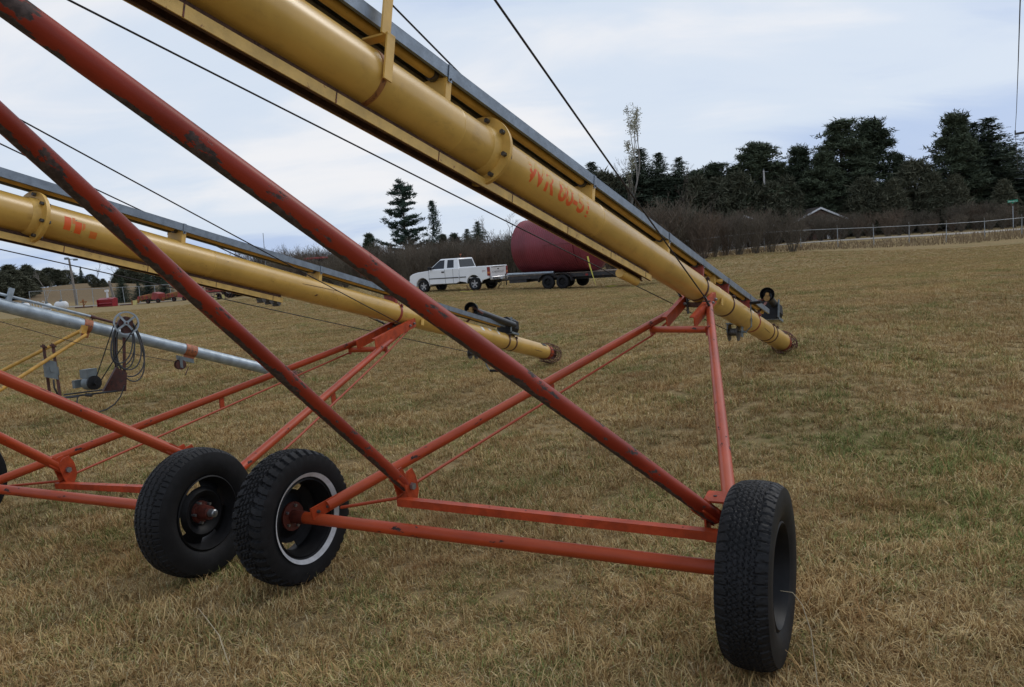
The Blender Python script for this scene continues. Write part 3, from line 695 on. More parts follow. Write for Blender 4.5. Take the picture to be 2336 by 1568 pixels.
    # pivot plates at the top of the lower arms
    for L_, T_ in sp['plates']:
        d_ = (T_-L_); dl = d_.length; d_ = d_.normalized(); hh = (n-d_*n.dot(d_)).normalized(); w_ = d_.cross(hh)
        g = G(); c_ = (L_+T_)/2-hh*0.045
        g.box(c_, d_*(dl/2+0.03), w_*0.0035, hh*0.045); g.box(c_+hh*0.046+w_*0.016*(1 if w_.dot(lat) < 0 else -1), d_*(dl/2+0.03), w_*0.018, hh*0.0035)
        pl = g.build('pivot_plate', m_red_bar, root, smooth=0)
        for q in (0.02, 0.12): bolt(pl, T_-d_*q-hh*0.045+(lat*0.004), lat, 0.014, 0.022, m_steel)
    c0, c1 = sp['small_bar']; g = G(); d_ = (c1-c0).normalized(); g.tube(c0, c1, 0.026, n=20); g.build('spreader_bar', m_red_low, root)
    for c_ in (c0, c1): g = G(); g.box(c_-V(0, 0, 0.01), d_*0.012, V(0, 0, 0.034), d_.cross(V(0, 0, 1))*0.010); g.build('rod_lug', m_red_dk, root, smooth=0)
    # yellow pivot cross member and struts under the tube
    y0, y1 = sp['member']; d_ = (y1-y0).normalized(); up_ = (n-d_*n.dot(d_)).normalized()
    g = G(); g.box((y0+y1)/2, (y1-y0)/2, up_*0.020, d_.cross(up_)*0.022); g.build('pivot_member', m_track_in, root, smooth=0)
    g = G(); sm = S(sp['saddle'])
    for l in (-1, 1): g = G() if l < 0 else g; g.box(P(sm, l*(TR+0.004), -0.055), t*0.026, lat*0.004, n*0.032); g.build('pivot_saddle', m_yel_part, root, smooth=0); g = G()
    g.box(P(sm-0.0, 0.0, TR+0.035), t*0.022, lat*0.05, n*0.035); g.box(P(sm-0.022, 0.0, TR+0.03), t*0.002, lat*0.108, n*0.012); g.build('pivot_saddle', m_yel_part, root, smooth=0)
    # tie rods
    for pts in sp['rods']:
        g = G(); g.path(pts, 0.0085, 8); g.build('tie_rod', m_red_low, root, smooth=60)
    for (x, y0, y1, d_) in sp.get('spacers', ()):
        q0, q1 = at(x, y0, d_), at(x+3, y1, d_); g = G(); g.box((q0+q1)/2, (q1-q0)/2, e2*0.006, (Lb-La).normalized()*0.020); g.build('rod_spacer', m_red_bar, root, smooth=0)
    # cables
    for a_, b_, r_ in sp['cables']:
        pts = [a_.lerp(b_, k/14)-V(0, 0, 0.0022*(1-(2*k/14-1)**2)*(b_-a_).length) for k in range(15)]
        g = G(); g.path(pts, r_, 6); g.build('wire_rope', m_cable, root, smooth=60)
    for q in sp['turnbuckles']:
        g = G(); g.tube(q[0], q[1], 0.011, n=8); g.tube(q[0]+(q[1]-q[0])*0.1-t*0.02, q[0]+(q[1]-q[0])*0.1+t*0.02, 0.008, n=6); g.tube(q[0].lerp(q[1], 0.5)-lat*0.03, q[0].lerp(q[1], 0.5)+lat*0.03, 0.006, n=6); g.build('cable_clamp', m_bolt, root)
    if sp.get('tower'):
        st = S(sp['tower']); g = G()
        g.box(P(st, TR+0.012, 0.05), t*0.022, lat*0.004, n*0.085); g.box(P(st, TR/2+0.01, 0.136), t*0.022, lat*(TR/2+0.006), n*0.004)
        g.build('tower_foot', m_yel_part, root, smooth=0)
        g = G(); g.box(P(st+0.02, TR+0.004, 0.68), t*0.024, lat*0.004, n*0.55); g.box(P(st+0.02, -TR-0.004, 0.68), t*0.024, lat*0.004, n*0.55); g.box(P(st+0.02, 0, 1.22), t*0.02, lat*0.33, n*0.02)
        g.build('tower_post', m_yel_part, root, smooth=0)
        g = G(); g.lathe(P(st-0.016), t, [(0, TR+0.0008), (0.026, TR+0.0008)], 24, -math.pi*0.90, -math.pi*0.35, ref=n)
        g2 = G(); g2.lathe(P(st-0.013), t, [(0, TR), (0, TR+0.0025), (0.024, TR+0.0025), (0.024, TR)], 60, ref=n); g2.build('tower_strap', m_strapr, root, smooth=50)
    # winch
    wc, wr = sp['winch']; wx = lat if sp.get('winch_ax') is None else sp['winch_ax']
    g = G()
    for q in (-0.055, 0.035): g.lathe(wc+wx*q, wx, [(0, 0.0), (0, wr), (0.005, wr), (0.005, 0.0)], 28)
    g.tube(wc-wx*0.05, wc+wx*0.035, wr*0.42, n=20); wn = g.build('winch_reel', m_bolt, root)
    g = G(); g.box(wc+n*0.085, wx*0.085, t*0.03, n*0.006); g.box(wc+wx*0.075+n*0.02, wx*0.004, t*0.035, n*0.07); g.box(wc-wx*0.075+n*0.04, wx*0.003, t*0.02, n*0.045); g.tube(wc+wx*0.03, wc+wx*0.12, 0.010, n=8); g.build('winch_frame', m_grey_box, wn, smooth=0)
    h0, h1, h2 = sp['handle']; g = G(); g.path([wc+wx*0.11, h0, h1], 0.007, 6); g.build('winch_crank', m_grey_box, wn)
    g = G(); g.tube(h1, h2, 0.016, n=12); g.build('winch_grip', m_black, wn)
    # pto drive arm
    bc, bxs, br_, e_ = sp['pto']; pd = (e_-bc).normalized()
    g = G(); g.lathe(bc, bxs, [(0.0, br_), (0.0, br_*0.93), (-0.10, br_*0.7), (-0.10, br_*0.72), (-0.10, 0.0)], 32); g.lathe(bc, bxs, [(0.0, br_), (-0.11, br_*0.74), (-0.11, 0)], 32); pt = g.build('drive_cone', m_black, root, smooth=50)
    g = G(); g.tube(bc-bxs*0.08, bc+bxs*0.01+n*0.0, br_*0.34, br_*0.26, n=14); g.tube(bc-n*br_*0.45-bxs*0.02, bc-n*br_*0.5+bxs*0.06, br_*0.42, n=14); g.build('drive_yoke', m_brass, pt)
    g = G(); g.tube(bc+(e_-bc)*0.10, e_, 0.040, 0.044, n=18); g.build('drive_tube', m_grey_dark, root)
    gx, gs = sp['gearbox']
    poly = [gx+lat*a_+n*b_ for a_, b_ in ((-gs, -gs*0.5), (-gs*0.6, -gs), (gs*0.7, -gs), (gs, -gs*0.3), (gs*0.9, gs*0.6), (gs*0.3, gs), (-gs*0.7, gs*0.8))]
    g = G(); g.prism([q-t*gs*1.0 for q in poly], t*gs*2.2); gb = g.build('gearbox_cover', m_black, root, smooth=0)
    g = G(); g.box(gx-n*gs*0.95+lat*gs*1.0, t*gs*1.0, lat*0.004, n*0.014); g.box(gx-n*gs*1.05, t*gs*1.0, lat*gs*0.9, n*0.005); g.box(gx+t*gs*1.3+lat*gs, t*0.010, lat*0.008, n*gs*0.9); g.build('gearbox_frame', m_grey_box, gb, smooth=0)
    for a_, b_ in sp['struts']:
        g = G(); g.tube(a_, b_, 0.013, n=8); g.build('brace_rod', m_cage, root)
    for x, l, sz in sp['decals']:
        s_ = S(x); a0 = -l-0.55; g = G(); g.lathe(P(s_), t, [(0, TR+0.0008), (sz, TR+0.0008)], 8, a0, a0+0.55, ref=n); g.build('foil_decal', m_foil, root, smooth=60)
    ww = make_wheel(root, WR, e2, sp['styles'][1], sp.get('hubR', True), None, offset=sp.get('offR', 0.02))
    ww = make_wheel(root, WL, -e2, sp['styles'][0], True, sp.get('whitewall'))
    return dict(root=root, P=P, S=S, t=t, lat=lat, n=n)
m_grey_dark = simple('dark_grey_tube_paint', (0.035, 0.036, 0.038), 0.4, 0.2, 0.2, 12)
W1 = V(0.880, 2.875, 0.362); W2 = V(-1.205, 3.985, 0.362)
def dl(a, b, x=None, y=None):
    """depth along a straight member between picture points a,b = (x,y,d)"""
    f = (x-a[0])/(b[0]-a[0]) if x is not None else (y-a[1])/(b[1]-a[1])
    return 1.0/((1-f)/a[2]+f/b[2])
LL = ((745, 1155, 4.05), (1548, 704, 6.75)); LR = ((1667, 1170, 3.13), (1617, 690, 6.55))
cLL, cLR = dl(*LL, x=1485), dl(*LR, y=752)
au1 = auger(dict(
    label='yellow grain auger on the nearest red wheeled frame, with orange stencilled letters on its tube', WR=W1, WL=W2,
    low=at(1780, 778, 9.6), high=at(628, 50.6, 2.53), mat=m_yel, seams=[1622, 1341, 1014], flange=1098, track_end=1476, stop='cylinder',
    posts=[1694, 1643, 1584, 1503, 1326, 986, 600, 200], red_posts=[1694, 1643, 1584], shield_low=1738,
    bands=[(1752, 0), (1744, 0), (1710, 1), (1648, 0), (1586, 0)],
    LL=(at(*LL[0]), at(*LL[1])), LR=(at(*LR[0]), at(*LR[1])), apex=(-1488, -1082), UL=at(926, 1108, 3.98), UR=at(1632, 1180, 3.17), up_mat=m_red_up,
    bar=(at(912, 1144, 3.93), at(1650, 1223, 3.08)), brL=at(925, 1108, 3.98), brR=at(1645, 1180, 3.15),
    plates=[(at(1522, 722, 6.25), at(1566, 673, 6.75)), (at(1585, 722, 6.0), at(1630, 670, 6.55))],
    small_bar=(at(1487, 752, cLL), at(1614, 752, cLR)), member=(at(1566, 695, 6.75), at(1609, 697, 6.55)), saddle=1618,
    rods=[[at(778, 1158, 4.05), at(905, 1137, 3.95), at(938, 1108, 4.1), at(1487, 766, cLL), at(1530, 728, 6.5)],
          [at(1690, 1180, 3.15), at(1668, 1125, 3.25), at(1622, 766, cLR), at(1625, 730, 6.2)]],
    cables=[(at(1664, 756, 8.0), at(-1488, -838, 1.45), 0.0042), (at(1612, 684, 6.25), at(850, -400, 2.50), 0.0052), (at(1562, 684, 6.75), at(491, -400, 3.05), 0.0052)],
    turnbuckles=[(at(1607, 677, 6.25), at(1618, 698, 6.3)), (at(1549, 672, 6.7), at(1566, 694, 6.75)), (at(1566, 672, 6.7), at(1570, 716, 6.7))],
    tower=826, spacers=[(1258, 878, 903, dl(*LL, x=1258))], winch=(at(1676, 758, 7.9), 0.092), handle=(at(1714, 745, 7.8), at(1712, 692, 7.8), at(1736, 689, 7.7)),
    pto=(at(1750, 672, 8.75), (V(-0.38, -0.92, 0.02)).normalized(), 0.080, at(1777, 710, 9.3)), gearbox=(at(1759, 709, 9.2), 0.115),
    struts=[(at(1742, 684, 8.8), at(1700, 692, 8.4)), (at(1748, 690, 8.7), at(1702, 748, 8.1)), (at(1704, 745, 8.05), at(1714, 715, 8.15))],
    decals=[(1698, 0.55, 0.05), (1712, 0.35, 0.06)], styles=('mud', 'worn'), whitewall=-1, hubR=False, offR=-0.045, channel=True))
# second auger, further left
A2h = at(0, 478, 4.6); A2l = at(1239, 802, 11.8)
W3 = V(-1.79, 4.19, 0.362)
e2b = V(0.895, -0.446, 0).normalized(); W4 = W3-e2b*2.36
LL2 = ((-30, 1107, 5.25), (830, 775, 8.0)); LR2 = ((445, 1158, 4.52), (920, 752, 8.35))
cL2, cR2 = dl(*LL2, x=798), dl(*LR2, x=872)
au2 = auger(dict(
    label='yellow grain auger on the second red frame, its tube crossing low behind the red pipes', WR=W3, WL=W4,
    low=A2l, high=A2h, mat=m_yel_old, seams=[980, 716, 468], flange=72, track_end=640, stop='rollers',
    posts=[890, 715, 400, -60], red_posts=[890], shield_low=1140,
    bands=[(1163, 0), (1147, 0), (897, 1)],
    LL=(at(*LL2[0]), at(*LL2[1])), LR=(at(*LR2[0]), at(*LR2[1])), apex=(-2111, -39), UL=at(147, 1071, 5.2), UR=at(425, 1041, 4.50), up_mat=m_red_low,
    bar=(at(133, 1107, 5.2), at(400, 1119, 4.50)), brL=at(147, 1071, 5.2), brR=at(425, 1050, 4.50),
    plates=[(at(816, 776, 7.75), at(896, 735, 8.35)), (at(858, 773, 7.6), at(944, 728, 8.4))],
    small_bar=(at(798, 799, cL2), at(881, 796, cR2)), member=(at(884, 745, 8.4), at(930, 742, 8.3)), saddle=944,
    rods=[[at(-20, 1113, 5.3), at(136, 1098, 5.15), at(163, 1084, 5.3), at(795, 806, cL2)],
          [at(460, 1180, 4.52), at(560, 1105, 4.75), at(678, 1000, 5.35), at(883, 805, cR2), at(930, 755, 8.3)]],
    cables=[(at(1067, 803, 9.6), at(-2111, 90, 2.9), 0.0042), (at(917, 741, 8.2), at(-400, 30, 3.55), 0.0052), (at(888, 745, 8.4), at(-400, 137, 4.3), 0.0052)],
    spacers=[(504, 903, 930, dl(*LL2, x=504)), (759, 893, 920, dl(*LR2, x=759))],
    turnbuckles=[(at(870, 716, 8.3), at(899, 732, 8.3)), (at(858, 729, 8.4), at(880, 741, 8.4))],
    winch=(at(1081, 806, 9.5), 0.07), handle=(at(1112, 838, 9.5), at(1118, 846, 9.4), at(1140, 846, 9.35)),
    pto=(at(1074, 705, 9.75), (V(-0.28, -0.95, 0.02)).normalized(), 0.086, at(1172, 742, 10.6)), gearbox=(at(1160, 744, 10.7), 0.11),
    struts=[(at(1084, 716, 9.8), at(1058, 742, 9.7)), (at(1078, 700, 9.8), at(1102, 716, 9.8))],
    decals=[(1090, 0.6, 0.07), (1108, 0.35, 0.06), (1126, 0.55, 0.05)], styles=('road', 'road')))

# stencilled characters wrapped on the tubes
def text_mesh(txt, size, bold=0.0):
    cu = bpy.data.curves.new('lettering', 'FONT'); cu.body = txt; cu.size = size; cu.offset = bold; cu.resolution_u = 3
    ob = bpy.data.objects.new('lettering', cu); COL.objects.link(ob); dg = bpy.context.evaluated_depsgraph_get()
    me = bpy.data.meshes.new_from_object(ob.evaluated_get(dg)); bpy.data.objects.remove(ob); return me
import bmesh
def worn_mat(name, col, base, th):
    m, t, b = newmat(name); co = coords(t); w = noise(t, co, 26, 6, 0.65, 0.3)
    uv = coords(t, 'UV'); sp = t.nodes.new('ShaderNodeSeparateXYZ'); t.links.new(uv, sp.inputs[0])
    w = M(t, 'ADD', w, M(t, 'MULTIPLY', M(t, 'SUBTRACT', 0.40, sp.outputs[1]), 0.34))
    t.links.new(mixc(t, ramp2(t, w, th-0.03, th+0.05), base, col), b.inputs['Base Color']); b.inputs['Roughness'].default_value = 0.5; return m
m_sten = worn_mat('worn_orange_stencil', (0.70, 0.10, 0.010), (0.61, 0.37, 0.085), 0.44)
def wrap_text(au, txt, s_left, size, v_base, mat, xs=1.0, r=TR+0.0007, name='stencil_lettering'):
    """writing that runs down the tube; v_base = angle up from the near side where the feet of the letters stand"""
    me = text_mesh(txt, size, 0.004); bm = bmesh.new(); bm.from_mesh(me)
    bmesh.ops.triangulate(bm, faces=bm.faces)
    bmesh.ops.subdivide_edges(bm, edges=[e for e in bm.edges if e.calc_length() > 0.015], cuts=3, use_grid_fill=False)
    bmesh.ops.triangulate(bm, faces=bm.faces)
    P, lat, n = au['P'], au['lat'], au['n']; off = root_of(au['root'])
    ul = bm.loops.layers.uv.verify()
    for f in bm.faces:
        for l in f.loops: l[ul].uv = (l.vert.co.x/size, l.vert.co.y/(size*0.72))
    for v in bm.verts:
        th = v_base+v.co.y/TR; p = P(s_left-v.co.x*xs)+(lat*math.cos(th)+n*math.sin(th))*r; v.co = p-off
    bm.to_mesh(me); bm.free(); me.materials.clear(); me.materials.append(mat)
    for pl in me.polygons: pl.use_smooth = True
    o = bpy.data.objects.new(name, me); COL.objects.link(o); o.parent = au['root']; return o
wrap_text(au1, 'WR 80-51', au1['S'](1160), 0.150, -0.52, m_sten, 1.18)
m_scr = simple('brown_paint_scratch', (0.10, 0.045, 0.02), 0.8, 0, 0.2, 30)
def scratch(au, x0, a0, x1, a1, w=0.0016, wob=0.02):
    g = G(); pts = []
    for k in range(9):
        f = k/8; s_ = au['S'](x0)*(1-f)+au['S'](x1)*f; a = a0+(a1-a0)*f+wob*math.sin(k*2.3)
        pts.append(au['P'](s_)+(au['lat']*math.cos(a)+au['n']*math.sin(a))*(TR+0.0002))
    g.path(pts, [w*(0.5+0.5*math.sin(math.pi*(k+0.6)/9.2)) for k in range(9)], 4); g.build('paint_scratch', m_scr, au['root'])
scratch(au2, 668, 0.14, 754, 0.34, 0.003, 0.0); scratch(au2, 700, -0.58, 706, -0.40, 0.006); scratch(au1, 1084, 0.42, 1088, 0.02, 0.0022); scratch(au1, 1089, 0.20, 1122, 0.02, 0.0018); scratch(au1, 1104, 0.28, 1118, 0.22, 0.002)
scratch(au1, 1120, 0.12, 1121, -0.15, 0.0035); scratch(au1, 1722, -0.35, 1735, -0.45, 0.003); scratch(au1, 1690, -0.2, 1694, -0.5, 0.003); scratch(au2, 1205, -0.3, 1222, -0.3, 0.004)
m_sten2 = worn_mat('nearly_gone_orange_stencil', (0.64, 0.16, 0.02), (0.61, 0.37, 0.085), 0.5)
for (x, w_, hgt, v0, mt) in ((121, 0.045, 0.085, -0.42, m_sten), (139, 0.020, 0.040, 0.02, m_sten2), (146, 0.045, 0.075, -0.48, m_sten), (163, 0.018, 0.045, -0.22, m_sten2), (181, 0.05, 0.045, -0.55, m_sten2)):
    g = G(); s_ = au2['S'](x); g.add([au2['P'](s_-q*w_)+(au2['lat']*math.cos(v0+k/4*hgt/TR)+au2['n']*math.sin(v0+k/4*hgt/TR))*(TR+0.0007) for k in range(5) for q in (0, 1)], [(2*k, 2*k+1, 2*k+3, 2*k+2) for k in range(4)])
    g.build('stencil_remnant', mt, au2['root'])

# ---------------------------------------------------------------- galvanised auger behind
def far_auger():
    A, B = at(640, 850, 12.0), at(0, 696, 9.35); t = (B-A).normalized(); lat = V(-t.y, t.x, 0).normalized()
    if lat.y > 0: lat = -lat
    n = (V(0, 0, 1)-t*t.z).normalized(); r = 0.076
    base = at(60, 1000, 9.0); base.z = 0
    root = thing('grain_auger', base, 'slimmer galvanised grey auger with yellow legs, an electric motor and a spoked pulley', 'grain auger')
    def S(px):
        v = A-CP; k = (px-1168)/FPX; return -(v.dot(RT)-k*v.dot(FW))/(t.dot(RT)-k*t.dot(FW))
    def P(s, l=0.0, h=0.0): return A+t*s+lat*l+n*h
    g = G(); g.tube(P(0), P(S(176)), r, n=40); g.tube(P(S(176)-0.02), P(9.5), r+0.004, n=40); g.build('auger_tube', m_galv_tube, root, smooth=50)
    g = G(); g.tube(P(0.02), P(-0.25), r*1.02, n=24); 
    for k in range(8):
        a = k*math.pi/4; g.path([P(h)+(n*math.cos(a)+lat*math.sin(a))*q for h, q in ((0, 0.085), (-0.2, 0.10), (-0.35, 0.085), (-0.42, 0.03))], 0.005, 5)
    for h in (-0.1, -0.2, -0.35): g.path([P(h)+(n*math.cos(a)+lat*math.sin(a))*0.095 for a in np.linspace(0, 6.283, 20, endpoint=False)], 0.004, 5, closed=True)
    g.build('intake_cage', m_cage, root)
    for x, mt, w in ((198, m_orange, 0.10), (433, m_orange, 0.16)):
        g = G(); g.lathe(P(S(x)-w/2), t, [(0, r), (0, r+0.008), (w, r+0.008), (w, r)], 36, ref=n); g.box(P(S(x), 0.02, -r-0.03), t*w*0.45, lat*0.01, n*0.045); cb_ = g.build('clamp', mt, root)
        for q in (-0.3, 0, 0.3): bolt(cb_, P(S(x)+q*w, r*0.98+0.006, 0.0), lat, 0.008, 0.014)
    # drive shaft along the top
    s1, s2 = S(288), S(206)
    g = G(); g.tube(P(s2, 0.0, 0.128), P(9.5, 0.0, 0.128), 0.017, n=12); g.build('drive_shaft', m_galv_tube, root)
    g = G(); g.tube(P(s1-0.02, 0.0, 0.120), P(s2, 0.0, 0.128), 0.017, n=12); g.tube(P(s2-0.03, 0, 0.127), P(s2+0.03, 0, 0.128), 0.024, n=12); g.tube(P(s2, 0, 0.14), P(s2, 0, 0.06), 0.008, n=6); g.build('drive_shaft', m_dkred, root)
    sb = S(15); g = G()
    for q in (-1, 1): g.box(P(sb, q*0.025, 0.13), t*0.028, lat*0.003, n*0.10)
    g.box(P(sb, 0, 0.07), t*0.09, lat*0.05, n*0.006); g.build('shaft_bracket', m_galv_tube, root, smooth=0)
    # pulley
    pc = at(288, 737.5, 9.95); pa = lat.lerp((CP-pc).normalized(), 0.45).normalized()
    g = G(); g.lathe(pc, pa, [(-0.018, 0.150), (-0.004, 0.138), (0.004, 0.138), (0.018, 0.150), (0.018, 0.132), (-0.018, 0.132)], 48, closed=True)
    g.lathe(pc, pa, [(-0.02, 0.0), (-0.02, 0.028), (0.024, 0.028), (0.024, 0.0)], 20)
    a_ = (V(0, 0, 1)-pa*pa.z).normalized(); b_ = pa.cross(a_)
    for k in range(4):
        th = k*math.pi/2+0.6; d_ = a_*math.cos(th)+b_*math.sin(th); g.box(pc+d_*0.08, d_*0.057, pa*0.008, pa.cross(d_)*0.012)
    g.build('pulley', m_galv_tube, root)
    g = G(); g.lathe(pc-pa*0.07, pa, [(-0.05, 0.0), (-0.05, 0.085), (0.05, 0.085), (0.05, 0.0)], 24); g.tube(pc-pa*0.14, pc+pa*0.03, 0.012, n=10); g.box(pc-pa*0.08-V(0, 0, 0.09), t*0.05, lat*0.05, V(0, 0, 0.05)); g.build('bearing_block', m_dkred, root)
    # motor mount
    for (x0, y0, x1, y1) in ((265, 770, 265, 850), (283, 770, 284, 892)):
        g = G(); g.box((at(x0, y0, 10.0)+at(x1, y1, 10.0))/2, (at(x1, y1, 10.0)-at(x0, y0, 10.0))/2, lat*0.006, t*0.018); g.build('mount_post', m_dkred, root, smooth=0)
    g = G(); g.prism([at(x, y, 9.95) for x, y in ((232, 893), (284, 892), (286, 850), (262, 838))], lat*0.06); g.build('mount_plate', m_dkred, root, smooth=0)
    g = G(); g.tube(at(145, 907, 9.6), at(278, 891, 9.95), 0.012, n=8); g.tube(at(145, 901, 9.75), at(240, 889, 10.05), 0.010, n=8); g.tube(at(196, 901, 9.7), at(210, 902, 9.7), 0.022, n=8); g.build('mount_rail', m_grey_dark, root)
    mc = at(206, 874, 9.75); ma = (at(228, 872, 9.65)-at(190, 874, 9.9)).normalized()
    g = G(); g.lathe(mc-ma*0.09, ma, [(0, 0), (0, 0.07), (0.02, 0.085), (0.13, 0.085), (0.16, 0.078), (0.17, 0.06), (0.17, 0.0)], 32); mo = g.build('motor', m_grey_box, root)
    g = G(); g.lathe(mc+ma*0.085, ma, [(0, 0.0), (0, 0.088), (0.03, 0.088), (0.035, 0.05), (0.035, 0)], 28); g.tube(mc+ma*0.1, mc+ma*0.19, 0.012, n=10); g.lathe(mc+ma*0.15, ma, [(0, 0), (0, 0.035), (0.02, 0.028), (0.04, 0.035), (0.04, 0)], 20); g.build('end_bell', m_black, mo)
    g = G(); g.box(at(202, 852, 9.75), ma*0.10, V(0, 0, 0.055), ma.cross(V(0, 0, 1))*0.06); g.box(at(177, 876, 9.8), ma*0.035, V(0, 0, 0.05), ma.cross(V(0, 0, 1))*0.05); g.build('junction_box', m_grey_box, mo, smooth=0)
    # belt from the pulley down to the motor
    b0 = mc+ma*0.17; g = G(); g.path([pc+b_*0.14, b0+b_*0.03], 0.007, 6); g.path([pc-b_*0.14, b0-b_*0.03], 0.007, 6); g.build('drive_belt', m_black, root)
    # legs
    g = G(); g.tube(at(186, 754, 9.8), at(-160, 930, 8.9), 0.021, n=20); g.build('leg', m_leg_yel, root)
    g = G(); g.tube(at(197, 764, 9.7), at(-160, 993, 8.1), 0.021, n=20); g.build('leg', m_leg_yel, root)
    for sgn, (x, y, d) in ((1, (-160, 930, 8.9)), (-1, (-160, 993, 8.1))):
        w_ = at(x, y, d); w_.z = 0.30; make_wheel_small(root, w_, lat)
    g = G(); g.box(at(191, 752, 9.72), t*0.03, lat*0.04, n*0.05); g.build('leg_socket', m_leg_yel, root, smooth=0)
    for (x0, y0, x1, y1) in ((99, 786, 113, 896), (120, 784, 137, 903)):
        q0, q1 = at(x0, y0, 9.35), at(x1, y1, 9.35); g = G(); g.box((q0+q1)/2, (q1-q0)/2, lat*0.006, t*0.017); g.box(q0-V(0, 0, 0.03), t*0.03, lat*0.03, V(0, 0, 0.012)); g.build('switch_post', m_dkred, root, smooth=0)
    g = G(); bc = at(115, 843, 9.30); g.box(bc, t*0.065, lat*0.045, V(0, 0, 0.108)); g.box(bc+lat*0.048, t*0.018, lat*0.006, V(0, 0, 0.03)); g.box(bc-t*0.075, t*0.012, lat*0.03, V(0, 0, 0.05)); g.build('switch_box', m_grey_box, root, smooth=0)
    g = G(); g.path([at(122, 866, 9.3), at(124, 885, 9.3), at(133, 903, 9.4), at(146, 908, 9.5), at(180, 905, 9.6)], 0.012, 6); g.build('power_cable', m_cord, root, smooth=60)
    # winch
    wc = at(411, 832, 10.55); g = G()
    for q in (-0.04, 0.03): g.lathe(wc+lat*q, lat, [(0, 0), (0, 0.068), (0.006, 0.068), (0.006, 0)], 24)
    g.tube(wc-lat*0.04, wc+lat*0.03, 0.03, n=14); wn = g.build('winch_reel', m_dkred, root)
    g = G(); g.box(wc+V(0, 0, 0.09)+(-t)*0.08, t*0.11, lat*0.035, V(0, 0, 0.028)); g.box(wc+lat*0.045+V(0, 0, 0.03), t*0.02, lat*0.004, V(0, 0, 0.07)); g.build('winch_frame', m_grey_box, wn, smooth=0)
    g = G(); g.tube(at(430, 838, 10.5), at(423, 856, 10.45), 0.007, n=6); g.build('winch_crank', m_dkred, wn)
    g = G(); g.path([wc+V(0, 0, 0.03), at(198, 789, 9.6), at(0, 734, 8.6), at(-300, 650, 7.4)], 0.004, 5); g.build('wire_rope', m_cable, root, smooth=60)
    # hanging coil of cord
    co = thing('coiled_cord', at(266, 790, 9.85), 'long grey rubber cord looped in a coil over the spoked pulley', 'power cord')
    top = pc-V(0, 0, 0.02)
    for k, (w_, h_, dx, dp) in enumerate(((0.155, 0.34, -0.02, -0.05), (0.135, 0.31, -0.10, -0.07), (0.175, 0.385, 0.0, -0.06), (0.12, 0.29, -0.12, -0.04), (0.15, 0.42, 0.03, -0.08), (0.105, 0.33, -0.06, -0.05))):
        pts = []
        side = b_ if b_.x > 0 else -b_
        for j in range(40):
            a = 2*math.pi*j/40; y = -h_*(1-math.cos(a)); x = math.sin(a)*w_*(1-0.25*math.cos(a))+dx*(1-math.cos(a))*0.5
            pts.append(top+V(0, 0, 0.10)+side*x+V(0, 0, 1)*y+pa*(dp-0.02*math.cos(a)))
        g = G(); g.path(pts, 0.0085, 6, closed=True); g.build('cord_loop', m_cord, co, smooth=60)
    g = G(); g.path([at(284, 880, 9.9), at(275, 905, 9.9), at(262, 922, 9.9), at(244, 934, 9.9), at(224, 941, 9.85), at(212, 940, 9.8), at(175, 930, 9.6), at(177, 905, 9.7)], 0.0085, 6); g.build('cord_tail', m_cord, co, smooth=60)
    return root
def make_wheel_small(root, c, ax):
    g = G(); tyre = G()
    g.lathe(c, ax, [(-0.05, 0.0), (-0.05, 0.16), (0.05, 0.16), (0.05, 0.0)], 32); w = g.build('wheel', m_galv_tube, root)
    tyre.lathe(c, ax, [(-0.06, 0.16), (-0.08, 0.2), (-0.07, 0.28), (-0.04, 0.30), (0.04, 0.30), (0.07, 0.28), (0.08, 0.2), (0.06, 0.16)], 48, closed=True); tyre.build('tyre', m_rubber, w)
far_auger()
# ---------------------------------------------------------------- pickup truck
YAW = R(180-32)
FT = V(math.cos(YAW), math.sin(YAW), 0); LT = V(-FT.y, FT.x, 0)
m_white = simple('white_car_paint', (0.78, 0.79, 0.80), 0.25, 0, 0.05, 1.2, 0, (0.30, 0.27, 0.23), 0.10); 
m_white.node_tree.nodes['Principled BSDF'].inputs['Coat Weight'].default_value = 0.4
m_glass = simple('dark_tinted_glass', (0.012, 0.014, 0.016), 0.08, 0, 0.05, 5)
m_chrome = simple('dull_chrome', (0.42, 0.42, 0.43), 0.25, 0.9, 0.2, 12)
m_dark = simple('black_undercarriage', (0.012, 0.012, 0.012), 0.8, 0, 0.3, 6)
m_lamp_r = simple('red_lamp_plastic', (0.22, 0.012, 0.012), 0.2, 0, 0.1, 5); m_lamp_o = simple('amber_lamp_plastic', (0.55, 0.16, 0.03), 0.25, 0, 0.1, 5)
m_alloy = simple('alloy_wheel', (0.40, 0.40, 0.41), 0.35, 0.6, 0.2, 20)
m_rustp = simple('bubbled_rust', (0.16, 0.065, 0.03), 0.85, 0, 0.4, 12, 0.3, (0.05, 0.03, 0.02), 0.5)
m_letter = simple('grey_lettering', (0.20, 0.21, 0.22), 0.5, 0, 0.1, 5)
m_plate = simple('number_plate', (0.50, 0.55, 0.60), 0.4, 0, 0.1, 5)
def local_builder(root, yaw):
    c, s = math.cos(yaw), math.sin(yaw)
    def B(g, name, mat, parent=None, smooth=35, kind=None, bevel=0.0):
        # geometry given in the thing's own frame
        o = g.build(name, mat, parent if parent is not None else root, smooth, kind, world=False)
        if bevel:
            b = o.modifiers.new('bevel', 'BEVEL'); b.width = bevel; b.segments = 2; b.limit_method = 'ANGLE'; b.angle_limit = R(40); b.harden_normals = False
        return o
    return B
def arch(cx_, cz_, r, a0, a1, n=12): return [(cx_+r*math.cos(a0+(a1-a0)*k/n), cz_+r*math.sin(a0+(a1-a0)*k/n)) for k in range(n+1)]
